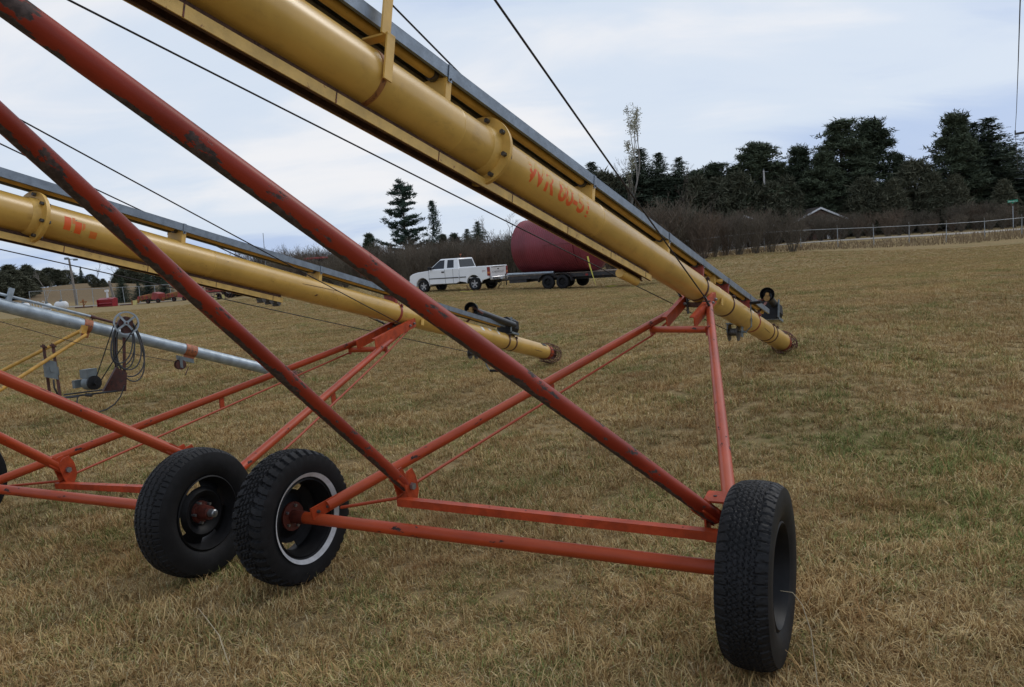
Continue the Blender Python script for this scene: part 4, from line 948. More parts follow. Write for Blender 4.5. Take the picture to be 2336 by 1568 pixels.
def road_wheel(B, x, y, side, r=0.385, w=0.24, rimm=None, spokes=5, name='wheel', rr=0.60):
    """side = +1 when the outer face looks towards +Y"""
    g = G(); o = V(x, y, r); ax = V(0, side, 0); hw = w/2; ri = r*rr
    g.lathe(o, ax, [(-hw*0.7, ri), (-hw, ri+0.03), (-hw, r-0.06), (-hw*0.8, r-0.012), (-hw*0.4, r), (hw*0.4, r), (hw*0.8, r-0.012), (hw, r-0.06), (hw, ri+0.03), (hw*0.7, ri)], 48, closed=True)
    g2 = G(); g2.lathe(o, ax, [(hw*0.78, ri), (hw*0.55, ri-0.012), (hw*0.1, ri-0.03), (-hw*0.5, ri-0.01), (-hw*0.6, ri)], 32)
    g2.lathe(o, ax, [(hw*0.45, 0.0), (hw*0.5, 0.055), (hw*0.38, 0.075), (hw*0.3, 0.0)], 20)
    for k in range(spokes):
        th = 2*math.pi*k/spokes+0.3; d_ = V(math.cos(th), 0, math.sin(th)); p = V(-math.sin(th), 0, math.cos(th))
        g2.box(o+d_*(ri*0.58)+ax*hw*0.42, d_*ri*0.42, p*ri*0.17, ax*0.012)
    wh = B(g2, name, rimm or m_alloy); 
    g3 = G(); g3.lathe(o, ax, [(hw*0.05, 0.0), (hw*0.05, ri*0.98)], 32); B(g3, 'brake', m_dark, wh)
    B(g, 'tyre', m_rubber, wh); return wh
trk_loc = at(1085, 663, 44.3) - LT*0.86
trk_loc = V(trk_loc.x, trk_loc.y, 0.0)
trk_loc.z = (at(1085, 663, 44.3).z+tz(trk_loc.x, trk_loc.y))/2
truck = thing('pickup_truck', trk_loc, 'white extended cab pickup truck with rusty rear wheel arch, hitched to the trailer', 'pickup truck', rz=YAW)
B = local_builder(truck, YAW)
HW = 0.985
side = [(0.985, 0.56)] + [(0.985, 1.30), (1.02, 1.335), (2.90, 1.30), (3.22, 1.27), (3.95, 1.215), (4.35, 1.14), (4.56, 1.03), (4.60, 0.90), (4.60, 0.62), (4.40, 0.50)] + arch(3.645, 0.40, 0.475, -0.05, math.pi+0.05, 14) + [(3.10, 0.47), (1.2, 0.47)]
def side_prism(g, poly, y0, y1): return g.prism([V(x, y0, z) for x, z in poly], V(0, y1-y0, 0))
g = G(); side_prism(g, side, -HW, HW); body = B(g, 'body', m_white, bevel=0.045)
bed = [(-1.04, 0.66), (-1.05, 1.34), (0.96, 1.345), (0.96, 0.56), (0.55, 0.50)] + arch(0, 0.40, 0.49, 0.05, math.pi-0.05, 14) + [(-0.60, 0.56)]
for s_ in (-1, 1):
    g = G(); side_prism(g, bed, s_*(HW-0.13), s_*HW); bd_ = B(g, 'bed_side', m_white, bevel=0.02)
    g = G(); g.lathe((0, s_*(HW+0.004), 0.40), (0, s_, 0), [(-0.02, 0.485), (0.004, 0.495), (0.008, 0.525), (-0.02, 0.535)], 24, 0.12 if s_ > 0 else -math.pi+0.4, math.pi-0.4 if s_ > 0 else -0.12, ref=(1, 0, 0)); B(g, 'wheel_arch_rust', m_rustp, bd_)
g = G(); g.bx(-1.06, -1.0, -0.80, 0.80, 0.72, 1.33); tg = B(g, 'tailgate', m_white, bevel=0.02)
g = G(); g.bx(-1.068, -1.058, -0.70, 0.70, 1.255, 1.285); g.bx(-1.075, -1.055, -0.06, 0.06, 1.12, 1.18); B(g, 'tailgate_trim', m_black, tg)
g = G(); g.bx(-1.0, 0.95, -0.86, 0.86, 0.70, 0.76); g.bx(0.90, 0.955, -0.86, 0.86, 0.7, 1.33); B(g, 'bed_floor', m_white)
g = G()
for s_ in (-1, 1): pass
ch = G(); ch.bx(-0.95, 4.3, -0.42, -0.30, 0.40, 0.56); ch.bx(-0.95, 4.3, 0.30, 0.42, 0.40, 0.56); ch.bx(0.55, 3.1, -0.80, 0.80, 0.42, 0.50); ch.bx(-0.1, 0.1, -0.75, 0.75, 0.33, 0.45); ch.bx(3.55, 3.75, -0.75, 0.75, 0.33, 0.45); ch.bx(0.97, 0.99, -0.95, 0.95, 0.45, 1.2)
ch.bx(-0.5, 0.5, -0.74, -0.70, 0.45, 0.95); ch.bx(-0.5, 0.5, 0.70, 0.74, 0.45, 0.95); ch.bx(-0.9, -0.4, -0.5, 0.1, 0.36, 0.5); B(ch, 'chassis', m_dark)
# cab
g = G(); zb, zt = 1.32, 1.905
lo = [(1.02, 0.92), (3.22, 0.92), (3.22, -0.92), (1.02, -0.92)]; hi = [(1.17, 0.76), (2.38, 0.76), (2.38, -0.76), (1.17, -0.76)]
g.add([V(x, y, zb-0.03) for x, y in lo]+[V(x, y, zt) for x, y in hi], [(0, 1, 5, 4), (1, 2, 6, 5), (2, 3, 7, 6), (3, 0, 4, 7), (4, 5, 6, 7)])
cab = B(g, 'cab', m_white, bevel=0.05)
def pane(pts, nm='window', mat=None):
    pts = [Vector(p) for p in pts]; nr = (pts[1]-pts[0]).cross(pts[2]-pts[0]).normalized()
    cc = sum(pts, Vector((0, 0, 0)))/len(pts); 
    if nr.dot(cc-V(1.8, 0, 1.4)) < 0: nr = -nr
    g = G(); g.prism([p-nr*0.004 for p in pts], nr*0.010); return B(g, nm, mat or m_glass, cab)
def on_side(x, z, s_):
    k = (z-(zb-0.03))/(zt-zb+0.03); return V(x, s_*(0.92+(0.76-0.92)*k), z)
for s_ in (-1, 1):
    pane([on_side(2.07, 1.35, s_), on_side(3.06, 1.35, s_), on_side(2.95, 1.43, s_), on_side(2.42, 1.82, s_), on_side(2.07, 1.84, s_)])
    pane([on_side(1.38, 1.37, s_), on_side(1.86, 1.37, s_), on_side(1.85, 1.83, s_), on_side(1.42, 1.82, s_)])
pane([V(1.017+0.15*(z-1.29)/0.615, y, z) for y, z in ((-0.76, 1.38), (0.76, 1.38), (0.66, 1.82), (-0.66, 1.82))])
pane([V(3.223-0.84*(z-1.29)/0.615, y, z) for y, z in ((-0.82, 1.36), (0.82, 1.36), (0.68, 1.84), (-0.68, 1.84))], 'windscreen')
for s_ in (-1, 1):
    g = G(); y = s_*(HW+0.006)
    g.bx(1.02, 3.15, y-0.012, y+0.012, 0.775, 0.83); B(g, 'side_moulding', m_grey_dark, body)
    g = G(); g.bx(0.50, 0.96, y-0.012, y+0.012, 0.775, 0.83); B(g, 'side_moulding', m_grey_dark, body)
    for x in (1.97, 3.14, 1.40):
        g = G(); g.bx(x-0.006, x+0.006, y-0.010, y+0.0005, 0.50, 1.31); B(g, 'door_gap', m_dark, body)
    g = G(); g.bx(2.02, 2.20, y-0.01, y+0.02, 1.12, 1.19); B(g, 'door_handle', m_black, body)
    g = G(); g.bx(2.92, 3.10, s_*0.93, s_*1.13, 1.32, 1.50); B(g, 'mirror', m_black, bevel=0.03)
    g = G(); g.bx(-1.075, -0.955, s_*0.86, s_*(HW+0.012), 0.80, 0.92); g.bx(-1.075, -0.955, s_*0.86, s_*(HW+0.012), 1.02, 1.28); tl = B(g, 'tail_light', m_lamp_r)
    g = G(); g.bx(-1.075, -0.955, s_*0.86, s_*(HW+0.012), 0.92, 1.02); B(g, 'indicator', m_lamp_o, tl)
    g = G(); g.bx(4.50, 4.615, s_*0.62, s_*0.93, 0.82, 0.98); B(g, 'headlight', m_plate)
    road_wheel(B, 0, s_*0.83, s_); road_wheel(B, 3.645, s_*0.83, s_)
g = G(); g.bx(-1.26, -1.08, -0.93, 0.93, 0.54, 0.74); bp = B(g, 'rear_bumper', m_chrome, bevel=0.03)
g = G(); g.bx(-1.27, -1.262, -0.16, 0.16, 0.57, 0.71); B(g, 'number_plate', m_plate, bp)
g = G(); g.bx(4.58, 4.76, -0.93, 0.93, 0.50, 0.74); B(g, 'front_bumper', m_chrome, bevel=0.03)
g = G(); g.bx(4.59, 4.62, -0.58, 0.58, 0.80, 1.0); B(g, 'grille', m_black)
g = G(); g.bx(1.20, 1.28, -0.10, 0.10, 1.895, 1.93); g.tube((1.4, 0.1, 1.90), (1.4, 0.1, 2.12), 0.012, n=6); g.bx(1.36, 1.44, 0.05, 0.15, 2.08, 2.14); B(g, 'roof_light', m_orange)
def letters(B, txt, size, o, xdir, zdir, mat, parent, name='lettering', depth=0.004, xs=1.0):
    me = text_mesh(txt, size); xdir, zdir, o = Vector(xdir), Vector(zdir), Vector(o); nr = xdir.cross(zdir).normalized()
    w = max(v.co.x for v in me.vertices)-min(v.co.x for v in me.vertices)
    for v in me.vertices: v.co = o+xdir*(v.co.x-w/2)*xs+zdir*v.co.y+nr*depth
    me.materials.clear(); me.materials.append(mat); ob = bpy.data.objects.new(name, me); COL.objects.link(ob); ob.parent = parent; return ob
letters(B, 'CHEVROLET', 0.17, (-1.06, 0, 0.93), (0, -1, 0), (0, 0, 1), m_letter, tg, depth=0.006, xs=1.35)
letters(B, 'Z71', 0.15, (-0.72, HW, 1.02), (-1, 0, 0), (0, 0, 1), m_lamp_r, truck, depth=0.008)

# ---------------------------------------------------------------- trailer with steel bin
tl_loc = trk_loc - FT*5.35; tl_loc.z = tz(tl_loc.x, tl_loc.y)*0.5+at(1294, 656, 41.8).z*0.5
trailer = thing('flatbed_trailer', tl_loc, 'black tandem axle flatbed trailer carrying the maroon steel bin', 'trailer', rz=YAW)
Bt = local_builder(trailer, YAW)
m_deck = simple('weathered_deck_board', (0.16, 0.12, 0.09), 0.9, 0, 0.35, 5, 0.2)
m_trail = simple('black_trailer_steel', (0.022, 0.022, 0.024), 0.5, 0.1, 0.4, 5, 0.1, (0.09, 0.05, 0.035), 0.35)
g = G()
for y in (-1.0, 1.0): g.bx(-4.15, 3.05, y-0.03, y+0.03, 0.60, 0.78)
for x in np.linspace(-3.9, 2.9, 12): g.bx(x-0.03, x+0.03, -0.97, 0.97, 0.62, 0.70)
for y in (-0.5, 0.5): g.bx(-4.1, 3.0, y-0.05, y+0.05, 0.45, 0.60)
g.bx(1.9, 3.0, -0.97, 0.97, 0.42, 0.60); Bt(g, 'trailer_frame', m_trail)
for k in range(10):
    y = -0.93+k*0.206; g = G(); g.bx(-4.15, 3.0, y-0.095, y+0.095, 0.79, 0.825); Bt(g, 'plank', m_deck)
g = G(); g.tube((3.05, 0.8, 0.62), (4.05, 0.06, 0.58), 0.05, n=8); g.tube((3.05, -0.8, 0.62), (4.05, -0.06, 0.58), 0.05, n=8); g.bx(3.95, 4.25, -0.06, 0.06, 0.54, 0.64); g.tube((3.8, 0, 0.30), (3.8, 0, 0.95), 0.035, n=10); Bt(g, 'tongue', m_trail)
g = G(); g.path([(4.0, 0.1, 0.56), (4.1, 0.2, 0.30), (4.3, 0.15, 0.42), (4.4, 0.1, 0.55)], 0.015, 5); g.path([(4.0, -0.1, 0.56), (4.1, -0.2, 0.25), (4.3, -0.15, 0.38), (4.4, -0.1, 0.55)], 0.015, 5); Bt(g, 'safety_chain', m_dark)
g = G(); g.tube((3.1, 0.92, 0.90), (0.2, 0.96, 0.885), 0.07, n=14); Bt(g, 'side_pipe', m_galv_tube)
for s_ in (-1, 1):
    for x in (0.43, -0.43): road_wheel(Bt, x, s_*1.16, s_, 0.37, 0.21, m_rim, 4, rr=0.52)
    g = G(); prof = [(x, z) for x, z in [(1.02, 0.42), (0.96, 0.62), (0.74, 0.80), (0.43, 0.85), (0.12, 0.82), (0, 0.76), (-0.12, 0.82), (-0.43, 0.85), (-0.74, 0.80), (-0.96, 0.62), (-1.02, 0.42)]]
    out_ = prof+[(x*0.975, z-0.02) for x, z in reversed(prof)]
    g.prism([V(x, s_*1.04, z) for x, z in out_], V(0, s_*0.26, 0)); Bt(g, 'mudguard', m_trail)
g = G(); g.bx(-1.85, -1.70, 1.03, 1.045, 0.63, 0.73); Bt(g, 'marker_light', m_lamp_r)
g = G(); g.bx(-5.3, -4.18, -0.9, 0.9, 0.74, 0.80); g.bx(-5.3, -4.18, 0.86, 0.92, 0.72, 0.90); g.bx(-5.3, -4.18, -0.92, -0.86, 0.72, 0.90); g.bx(-4.6, -4.5, -0.9, 0.9, 0.62, 0.74); Bt(g, 'ramp', m_deck)
m_bin = simple('faded_maroon_sheet', (0.19, 0.030, 0.042), 0.45, 0.1, 0.22, 0.8, 0, (0.10, 0.05, 0.05), 0.10)
bin_loc = tl_loc + V(0, 0, 0.83)
binr = thing('steel_bin', bin_loc, 'big maroon corrugated steel bin lying on its side on the trailer', 'grain bin', rz=YAW-R(7))
Bb = local_builder(binr, YAW); RB = 1.47; zc_ = RB+0.02
g = G(); prof = []; x = 2.45
while x > -1.95:
    prof.append((x, RB+0.017*math.cos(2*math.pi*x/0.135))); x -= 0.135/6
g.lathe((0, 0, zc_), (1, 0, 0), prof, 96); wall = Bb(g, 'bin_wall', m_bin, smooth=80)
g = G(); g.lathe((0, 0, zc_), (1, 0, 0), [(2.45, RB-0.01), (2.35, RB-0.03), (2.30, 0.0)], 64); Bb(g, 'bin_floor', m_bin)
g = G(); g.lathe((0, 0, zc_), (1, 0, 0), [(-1.93, RB+0.02), (-1.97, RB+0.02), (-2.85, 0.42), (-2.85, 0.0)], 24); rf_ = Bb(g, 'bin_roof', m_bin, smooth=0)
g = G(); g.lathe((0, 0, zc_), (1, 0, 0), [(-2.8, 0.44), (-3.05, 0.44), (-3.1, 0.40), (-3.1, 0)], 24); Bb(g, 'bin_hatch', m_bin, rf_)
def on_bin(x, th, r=RB+0.02): return V(x, r*math.cos(th), zc_+r*math.sin(th))
for (x0, x1, t0, t1) in ((0.35, -1.55, 0.02, 0.06), (0.33, 0.27, -0.75, 0.03), (-1.5, -1.56, -0.75, 0.03)):
    g = G(); n_ = 10
    vs_ = [on_bin(x_, t0+(t1-t0)*k/n_, r) for k in range(n_+1) for x_ in (x0, x1) for r in (RB+0.012, RB+0.035)]
    fs = []
    for k in range(n_):
        a = 4*k; fs += [(a+1, a+3, a+7, a+5), (a, a+1, a+5, a+4), (a+2, a+6, a+7, a+3)]
    g.add(vs_, fs+[(0, 2, 3, 1), (4*n_, 4*n_+1, 4*n_+3, 4*n_+2)]); Bb(g, 'door_frame', m_bin, wall)
g = G(); g.bx(-0.60, -0.75, RB-0.25, RB-0.15, zc_+0.68, zc_+0.86); Bb(g, 'vent_cover', m_galv, wall)
m_strap = simple('yellow_webbing', (0.62, 0.56, 0.10), 0.7, 0, 0.1, 10)
g = G(); p0, p1 = V(-1.85, 1.35, 2.75), V(-2.35, 1.10, 0.0)
pts = [V(-1.75, 0.95, 3.15), V(-1.9, 1.32, 2.2), V(-2.1, 1.28, 1.1), V(-2.35, 1.2, 0.06)]
vs_ = []
for k, p in enumerate(pts): vs_ += [p+V(0.05*math.cos(k*0.5), 0.03*math.sin(k), 0), p-V(0.05*math.cos(k*0.5), 0.03*math.sin(k), 0)]
g.add(vs_, [(2*k, 2*k+1, 2*k+3, 2*k+2) for k in range(3)])
st_ = thing('ratchet_strap', tl_loc, 'bright yellow ratchet strap hanging from the maroon bin over the trailer edge', 'strap', rz=YAW)
local_builder(st_, YAW)(g, 'webbing', m_strap)
g = G(); pts = []
for k in range(12):
    x_ = 1050+k*2.6; p = at(x_, 664, 43.2); pts.append(V(p.x, p.y+0.1*math.sin(k*0.8), tz(p.x, p.y)+0.03))
rp = G(); rp.path(pts, 0.016, 5); rope = rp.build('rope', m_strap); tag(rope, 'pale yellow rope lying on the grass beside the pickup rear wheel', 'rope')
g = G(); p = at(1396, 654, 41); g.path([V(p.x+0.28*math.cos(a)*(1+0.2*math.sin(3*a)), p.y+0.3*math.sin(a), tz(p.x, p.y)+0.035) for a in np.linspace(0, 6.0, 20)], 0.03, 5); sp_ = g.build('loose_strap', m_strap); tag(sp_, 'loose yellow strap crumpled on the grass beneath the trailer tail', 'strap')

# ---------------------------------------------------------------- vegetation
m_bark = simple('grey_brown_bark', (0.075, 0.058, 0.045), 0.95, 0, 0.35, 6, 0.3)
m_bark_pale = simple('pale_grey_bark', (0.28, 0.255, 0.225), 0.9, 0, 0.2, 3)
def veg(name, c0, c1):
    m, t, b = newmat(name); uv = coords(t, 'UV'); sp = t.nodes.new('ShaderNodeSeparateXYZ'); t.links.new(uv, sp.inputs[0])
    oi = t.nodes.new('ShaderNodeObjectInfo')
    f = M(t, 'ADD', M(t, 'MULTIPLY', sp.outputs[0], 0.7), M(t, 'MULTIPLY', oi.outputs['Random'], 0.3))
    t.links.new(mixc(t, f, c0, c1), b.inputs['Base Color']); b.inputs['Roughness'].default_value = 0.85; b.inputs['Specular IOR Level'].default_value = 0.15
    return m
m_twig = veg('bare_brown_twigs', (0.060, 0.050, 0.038), (0.19, 0.158, 0.120))
m_twig_red = veg('reddish_brown_twigs', (0.064, 0.048, 0.036), (0.20, 0.150, 0.110))
m_pine = veg('dark_pine_needles', (0.030, 0.044, 0.028), (0.105, 0.125, 0.075))
m_wpine = veg('blue_green_pine_needles', (0.022, 0.042, 0.032), (0.07, 0.105, 0.075))
m_cedar = veg('dull_cedar_foliage', (0.042, 0.050, 0.032), (0.135, 0.130, 0.085))
m_spruce = veg('spruce_needles', (0.028, 0.042, 0.030), (0.090, 0.112, 0.075))
m_pleaf = veg('pale_poplar_leaves', (0.30, 0.29, 0.19), (0.48, 0.46, 0.34))
def ribbon(g, p, q, w0, w1, rv=None):
    d = (q-p); s_ = d.cross(Vector(rv) if rv is not None else V(random.uniform(-1, 1), random.uniform(-1, 1), random.uniform(-0.3, 0.3)))
    if s_.length < 1e-6: return
    s_.normalize(); u = random.random()
    g.add([p-s_*w0, p+s_*w0, q+s_*w1, q-s_*w1], [(0, 1, 2, 3)], [[(u, 0)]*4])
def shrub_mesh(seed, h, rad, stems, tw, w=0.013):
    random.seed(seed); g = G()
    for i in range(stems):
        a = random.uniform(0, 6.283); r0 = random.uniform(0, rad*0.22); tilt = random.uniform(0.05, 0.55); H = h*random.uniform(0.62, 1.03)
        p = V(r0*math.cos(a), r0*math.sin(a), 0); d = V(math.cos(a)*math.sin(tilt), math.sin(a)*math.sin(tilt), math.cos(tilt)); pts = [p]
        for k in range(5):
            d = (d+V(random.uniform(-.12, .12), random.uniform(-.12, .12), 0.05)).normalized(); p = p+d*H/5; pts.append(p)
        for k in range(5): ribbon(g, pts[k], pts[k+1], w*(1.7-0.28*k), w*(1.42-0.28*k))
        for k in range(tw):
            j = random.choice((1, 2, 3, 3, 4, 4)); f = random.random(); b0 = pts[j].lerp(pts[j+1], f)
            dd = (d*0.5+V(random.uniform(-1, 1), random.uniform(-1, 1), random.uniform(0.1, 1.1))).normalized(); L = random.uniform(0.12, 0.30)*h*0.62
            b1 = b0+dd*L; ribbon(g, b0, b1, w*0.6, w*0.38)
            for q in range(3):
                c0 = b0.lerp(b1, random.uniform(0.3, 0.95)); d2 = (dd+V(random.uniform(-.8, .8), random.uniform(-.8, .8), random.uniform(-.3, .8))).normalized()
                ribbon(g, c0, c0+d2*L*random.uniform(0.3, 0.6), w*0.42, w*0.25)
    return g
def g_to_mesh(g, name, mat, smooth=False):
    me = bpy.data.meshes.new(name); me.from_pydata([tuple(v) for v in g.v], [], g.f); ul = me.uv_layers.new(name='UVMap')
    ul.data.foreach_set('uv', [c for f in g.uv for q in f for c in q]); me.materials.append(mat); return me
def limb_tree(seed, H, spread=0.5, depth=5, w=0.05, splits=3, up=0.35, twigs=2):
    """bare deciduous tree: trunk/limbs as tubes, fine twigs as thin strips"""
    random.seed(seed); tr = G(); cr = G()
    def grow(p, d, L, r, lv):
        segs = 3; pts = [p]
        for k in range(segs):
            d = (d+V(random.uniform(-.13, .13), random.uniform(-.13, .13), up*0.12)).normalized(); p = p+d*L/segs; pts.append(p)
        if r > 0.018: tr.path(pts, [r, r*0.9, r*0.8, r*0.68], 6)
        else:
            for k in range(segs): ribbon(cr, pts[k], pts[k+1], max(r, 0.008)*(1.2-.1*k), max(r, 0.008)*(1.1-.1*k))
        if lv <= 0: return
        for k in range(splits if lv > 1 else splits+twigs):
            a = random.uniform(0, 6.283); s_ = spread*random.uniform(0.6, 1.2); ref = d.cross(V(math.cos(a), math.sin(a), 0.3)).normalized()
            nd = (d*math.cos(s_)+ref*math.sin(s_)+V(0, 0, up*0.4)).normalized(); b0 = pts[random.choice([1, 2, 3]) if k else 3]
            grow(b0, nd, L*random.uniform(0.55, 0.82), r*random.uniform(0.5, 0.68), lv-1)
    grow(V(0, 0, -0.1), V(0, 0, 1), H*0.30, w, depth); return tr, cr
def clump(g, c, s_, nb, flat=0.6, up=0.3, wd=0.17):
    for k in range(nb):
        d = V(random.gauss(0, 1), random.gauss(0, 1), random.gauss(0, 1)*flat+up).normalized(); o = c+V(random.gauss(0, .35), random.gauss(0, .35), random.gauss(0, .25))*s_
        p = d.cross(V(random.uniform(-1, 1), random.uniform(-1, 1), random.uniform(-1, 1))).normalized(); L = s_*random.uniform(0.6, 1.2); u = random.random()
        g.add([o-p*L*wd, o+p*L*wd, o+d*L], [(0, 1, 2)], [[(u, 0)]*3])
def conifer(seed, H, kind):
    random.seed(seed); tr = G(); cr = G()
    if kind == 'spruce':
        cs = 0.21 if H < 8 else 0.30; st_ = 0.17 if H < 8 else 0.26
        tr.tube((0, 0, -0.1), (0, 0, H*0.985), 0.012*H, 0.01, 7); z = (0.06 if H < 8 else 0.22)*H
        while z < H*0.985:
            f = 1-z/H; R_ = (min(0.30*H, 0.36*H*f) if H < 8 else min(0.20*H, 0.46*H*f))+0.03; nb = max(6, int((16 if H < 8 else 13)*f+6))
            for k in range(nb):
                a = random.uniform(0, 6.283); L = R_*random.uniform(0.62, 1.15); d = V(math.cos(a), math.sin(a), -0.22*f+0.12)
                m_ = max(2, int(L/st_))
                for j in range(m_):
                    q = (j+0.6)/m_; clump(cr, V(0, 0, z)+d*L*q+V(0, 0, -0.08*L*q*q), cs*(1.15-0.5*q), 8, 0.6, -0.1, 0.16)
            z += (0.042 if H < 8 else 0.030)*H*(0.5+0.5*f)+0.02
    elif kind == 'white':
        tr.tube((0, 0, -0.1), (0.05, 0, H*0.96), 0.019*H, 0.015, 8); z = 0.17*H
        while z < H*0.97:
            f = 1-z/H; R_ = (0.36*H*(f**0.75))*random.uniform(0.55, 1.1)+0.25; nb = 6 if f > 0.3 else 5; a0 = random.uniform(0, 6)
            for k in range(nb):
                a = a0+k*6.283/nb+random.uniform(-.5, .5); L = R_*random.uniform(0.45, 1.2); pts = []; zj = z+random.uniform(-0.035, 0.035)*H; uc = random.uniform(0.12, 0.42)
                for j in range(6):
                    q = j/5; pts.append(V(math.cos(a)*L*q, math.sin(a)*L*q, zj+L*(-0.03*q+uc*q*q)))
                tr.path(pts, [0.035*(1.1-q*0.17) for q in range(6)], 4)
                for j in range(int(L/0.11)+3):
                    q = random.uniform(0.28, 1.03); i_ = min(4, int(q*5)); c = pts[i_].lerp(pts[i_+1], min(1, q*5-i_)); clump(cr, c+V(random.gauss(0, .20), random.gauss(0, .20), 0.06), 0.32, 14, 0.32, 0.35, 0.15)
            z += 0.078*H*(0.6+0.5*f)
        # a second leader on one side
        for j in range(26):
            q = j/25; c = V(3.1+0.25*math.sin(q*3), 0.3, H*(0.30+0.46*q)); R_ = 0.62*(1-q)**0.6+0.12
            for k in range(16): clump(cr, c+V(random.gauss(0, R_*0.55), random.gauss(0, R_*0.55), 0), 0.26, 6, 0.5, 0.6)
        tr.path([(0, 0, H*0.13), (1.3, 0.1, H*0.19), (2.7, 0.3, H*0.26), (3.15, 0.3, H*0.5), (3.2, 0.3, H*0.72)], [0.09, 0.07, 0.06, 0.045, 0.02], 5)
        for j in range(230):
            q = random.random(); clump(cr, V(0.6+2.6*q+random.gauss(0, .4), random.gauss(0, .6), H*(0.15+0.16*q)+random.gauss(0, .35)), 0.33, 8, 0.5, 0.4)
    elif kind == 'red':
        tr.tube((0, 0, -0.1), (0, 0, H*0.9), 0.016*H, 0.03, 8)
        n_ = 150
        for k in range(n_):
            z = H*random.uniform(0.16, 0.97); f = (z/H-0.16)/0.84; R_ = 0.265*H*(min(1, (1-f)*1.35)**0.72)*(0.72+0.28*min(1, f*3))
            a = random.uniform(0, 6.283); L = R_*random.uniform(0.35, 1.08); e_ = V(math.cos(a)*L, math.sin(a)*L, z+0.12*L)
            tr.path([V(0, 0, z-0.25*L), V(math.cos(a)*L*0.5, math.sin(a)*L*0.5, z-0.1*L), e_], [0.05, 0.035, 0.02], 4)
            for q in range(6): clump(cr, e_+V(random.gauss(0, .34), random.gauss(0, .34), random.gauss(0, .22)+0.1)*max(0.8, H/13)-V(math.cos(a), math.sin(a), 0)*random.uniform(0, 0.3)*L, 0.46*max(0.7, H/13), 24, 0.8, 0.35, 0.13)
    else:   # cedar
        tr.tube((0, 0, -0.1), (0, 0, H*0.8), 0.02*H, 0.03, 6)
        for k in range(520):
            f = random.random()**0.8; z = H*(0.04+0.95*f); R_ = H*0.30*(math.sin(math.pi*(0.18+0.80*f))**0.8) if seed == 31 else H*0.36*((1-f)**0.75)*min(1, 0.55+2*f); a = random.uniform(0, 6.283); L = R_*math.sqrt(random.uniform(0.35, 1.05))
            lump = 1+0.18*math.sin(3*a+f*9+seed)
            clump(cr, V(math.cos(a)*L*lump, math.sin(a)*L*lump, z), 0.085*H, 13, 0.8, 0.6, 0.11)
    return tr, cr
def make_plant(name, loc, label, cat, parts, group=None, sc=1.0, rz=0.0, scz=None):
    t = thing(name, loc, label, cat, group, rz); t.scale = (sc, sc, scz or sc)
    for nm, me in parts:
        o = bpy.data.objects.new(nm, me); COL.objects.link(o); o.parent = t
    return t
def plant_kind(trcr, nm, mt, bark=None): return [('trunk', g_to_mesh(trcr[0], 'trunk', bark or m_bark)), ('crown', g_to_mesh(trcr[1], 'crown', mt))]
K_red = [plant_kind(conifer(s_, 13, 'red'), 'crown', m_pine) for s_ in (11, 12, 13)]
K_spr = [plant_kind(conifer(s_, 6, 'spruce'), 'crown', m_spruce) for s_ in (21, 22)]
K_spb = [plant_kind(conifer(s_, 13, 'spruce'), 'crown', m_spruce) for s_ in (23, 24)]
K_ced = [plant_kind(conifer(s_, 6, 'cedar'), 'crown', m_cedar) for s_ in (31, 32, 33)]
K_wht = plant_kind(conifer(41, 10.6, 'white'), 'crown', m_wpine)
K_bare = [plant_kind(limb_tree(s_, 9, 0.5, 6, 0.12, 2, 0.35, 3), 'crown', m_twig) for s_ in (51, 52)]
K_fan = plant_kind(limb_tree(57, 6.0, 0.42, 6, 0.11, 2, 0.22, 3), 'crown', veg('silver_bare_twigs', (0.20, 0.18, 0.16), (0.33, 0.30, 0.27)), m_bark_pale)
SH = [g_to_mesh(shrub_mesh(60+k, 3.4, 1.5, 46, 22), 'bare_shrub', m_twig) for k in range(3)] + [g_to_mesh(shrub_mesh(70+k, 3.4, 1.5, 46, 22), 'bare_shrub', m_twig_red) for k in range(2)]
# Lombardy-like poplar with a few pale leaves
random.seed(81); ptr, pcr = limb_tree(81, 13.5, 0.17, 6, 0.13, 2, 0.9, 3)
lv = G()
for v in random.sample(range(len(pcr.v)), min(len(pcr.v), 1500)):
    p = Vector(pcr.v[v])
    if p.z > 4.0: clump(lv, p+V(random.gauss(0, .12), random.gauss(0, .12), 0), 0.15, 1, 0.8, 0, 0.3)
K_pop = [('trunk', g_to_mesh(ptr, 'trunk', m_bark_pale)), ('crown', g_to_mesh(pcr, 'crown', m_twig)), ('leaves', g_to_mesh(lv, 'leaves', m_pleaf))]
random.seed(5)
def place(parts, H0, px, d, ytop, label, cat, nm, group=None, wide=1.0):
    p = on_ground(px, d); top = at(px, ytop, d)
    H = top.z-p.z; s_ = H/H0
    return make_plant(nm, p-V(0, 0, 0.05), label, cat, parts, group, s_*wide, random.uniform(0, 6.28), s_)
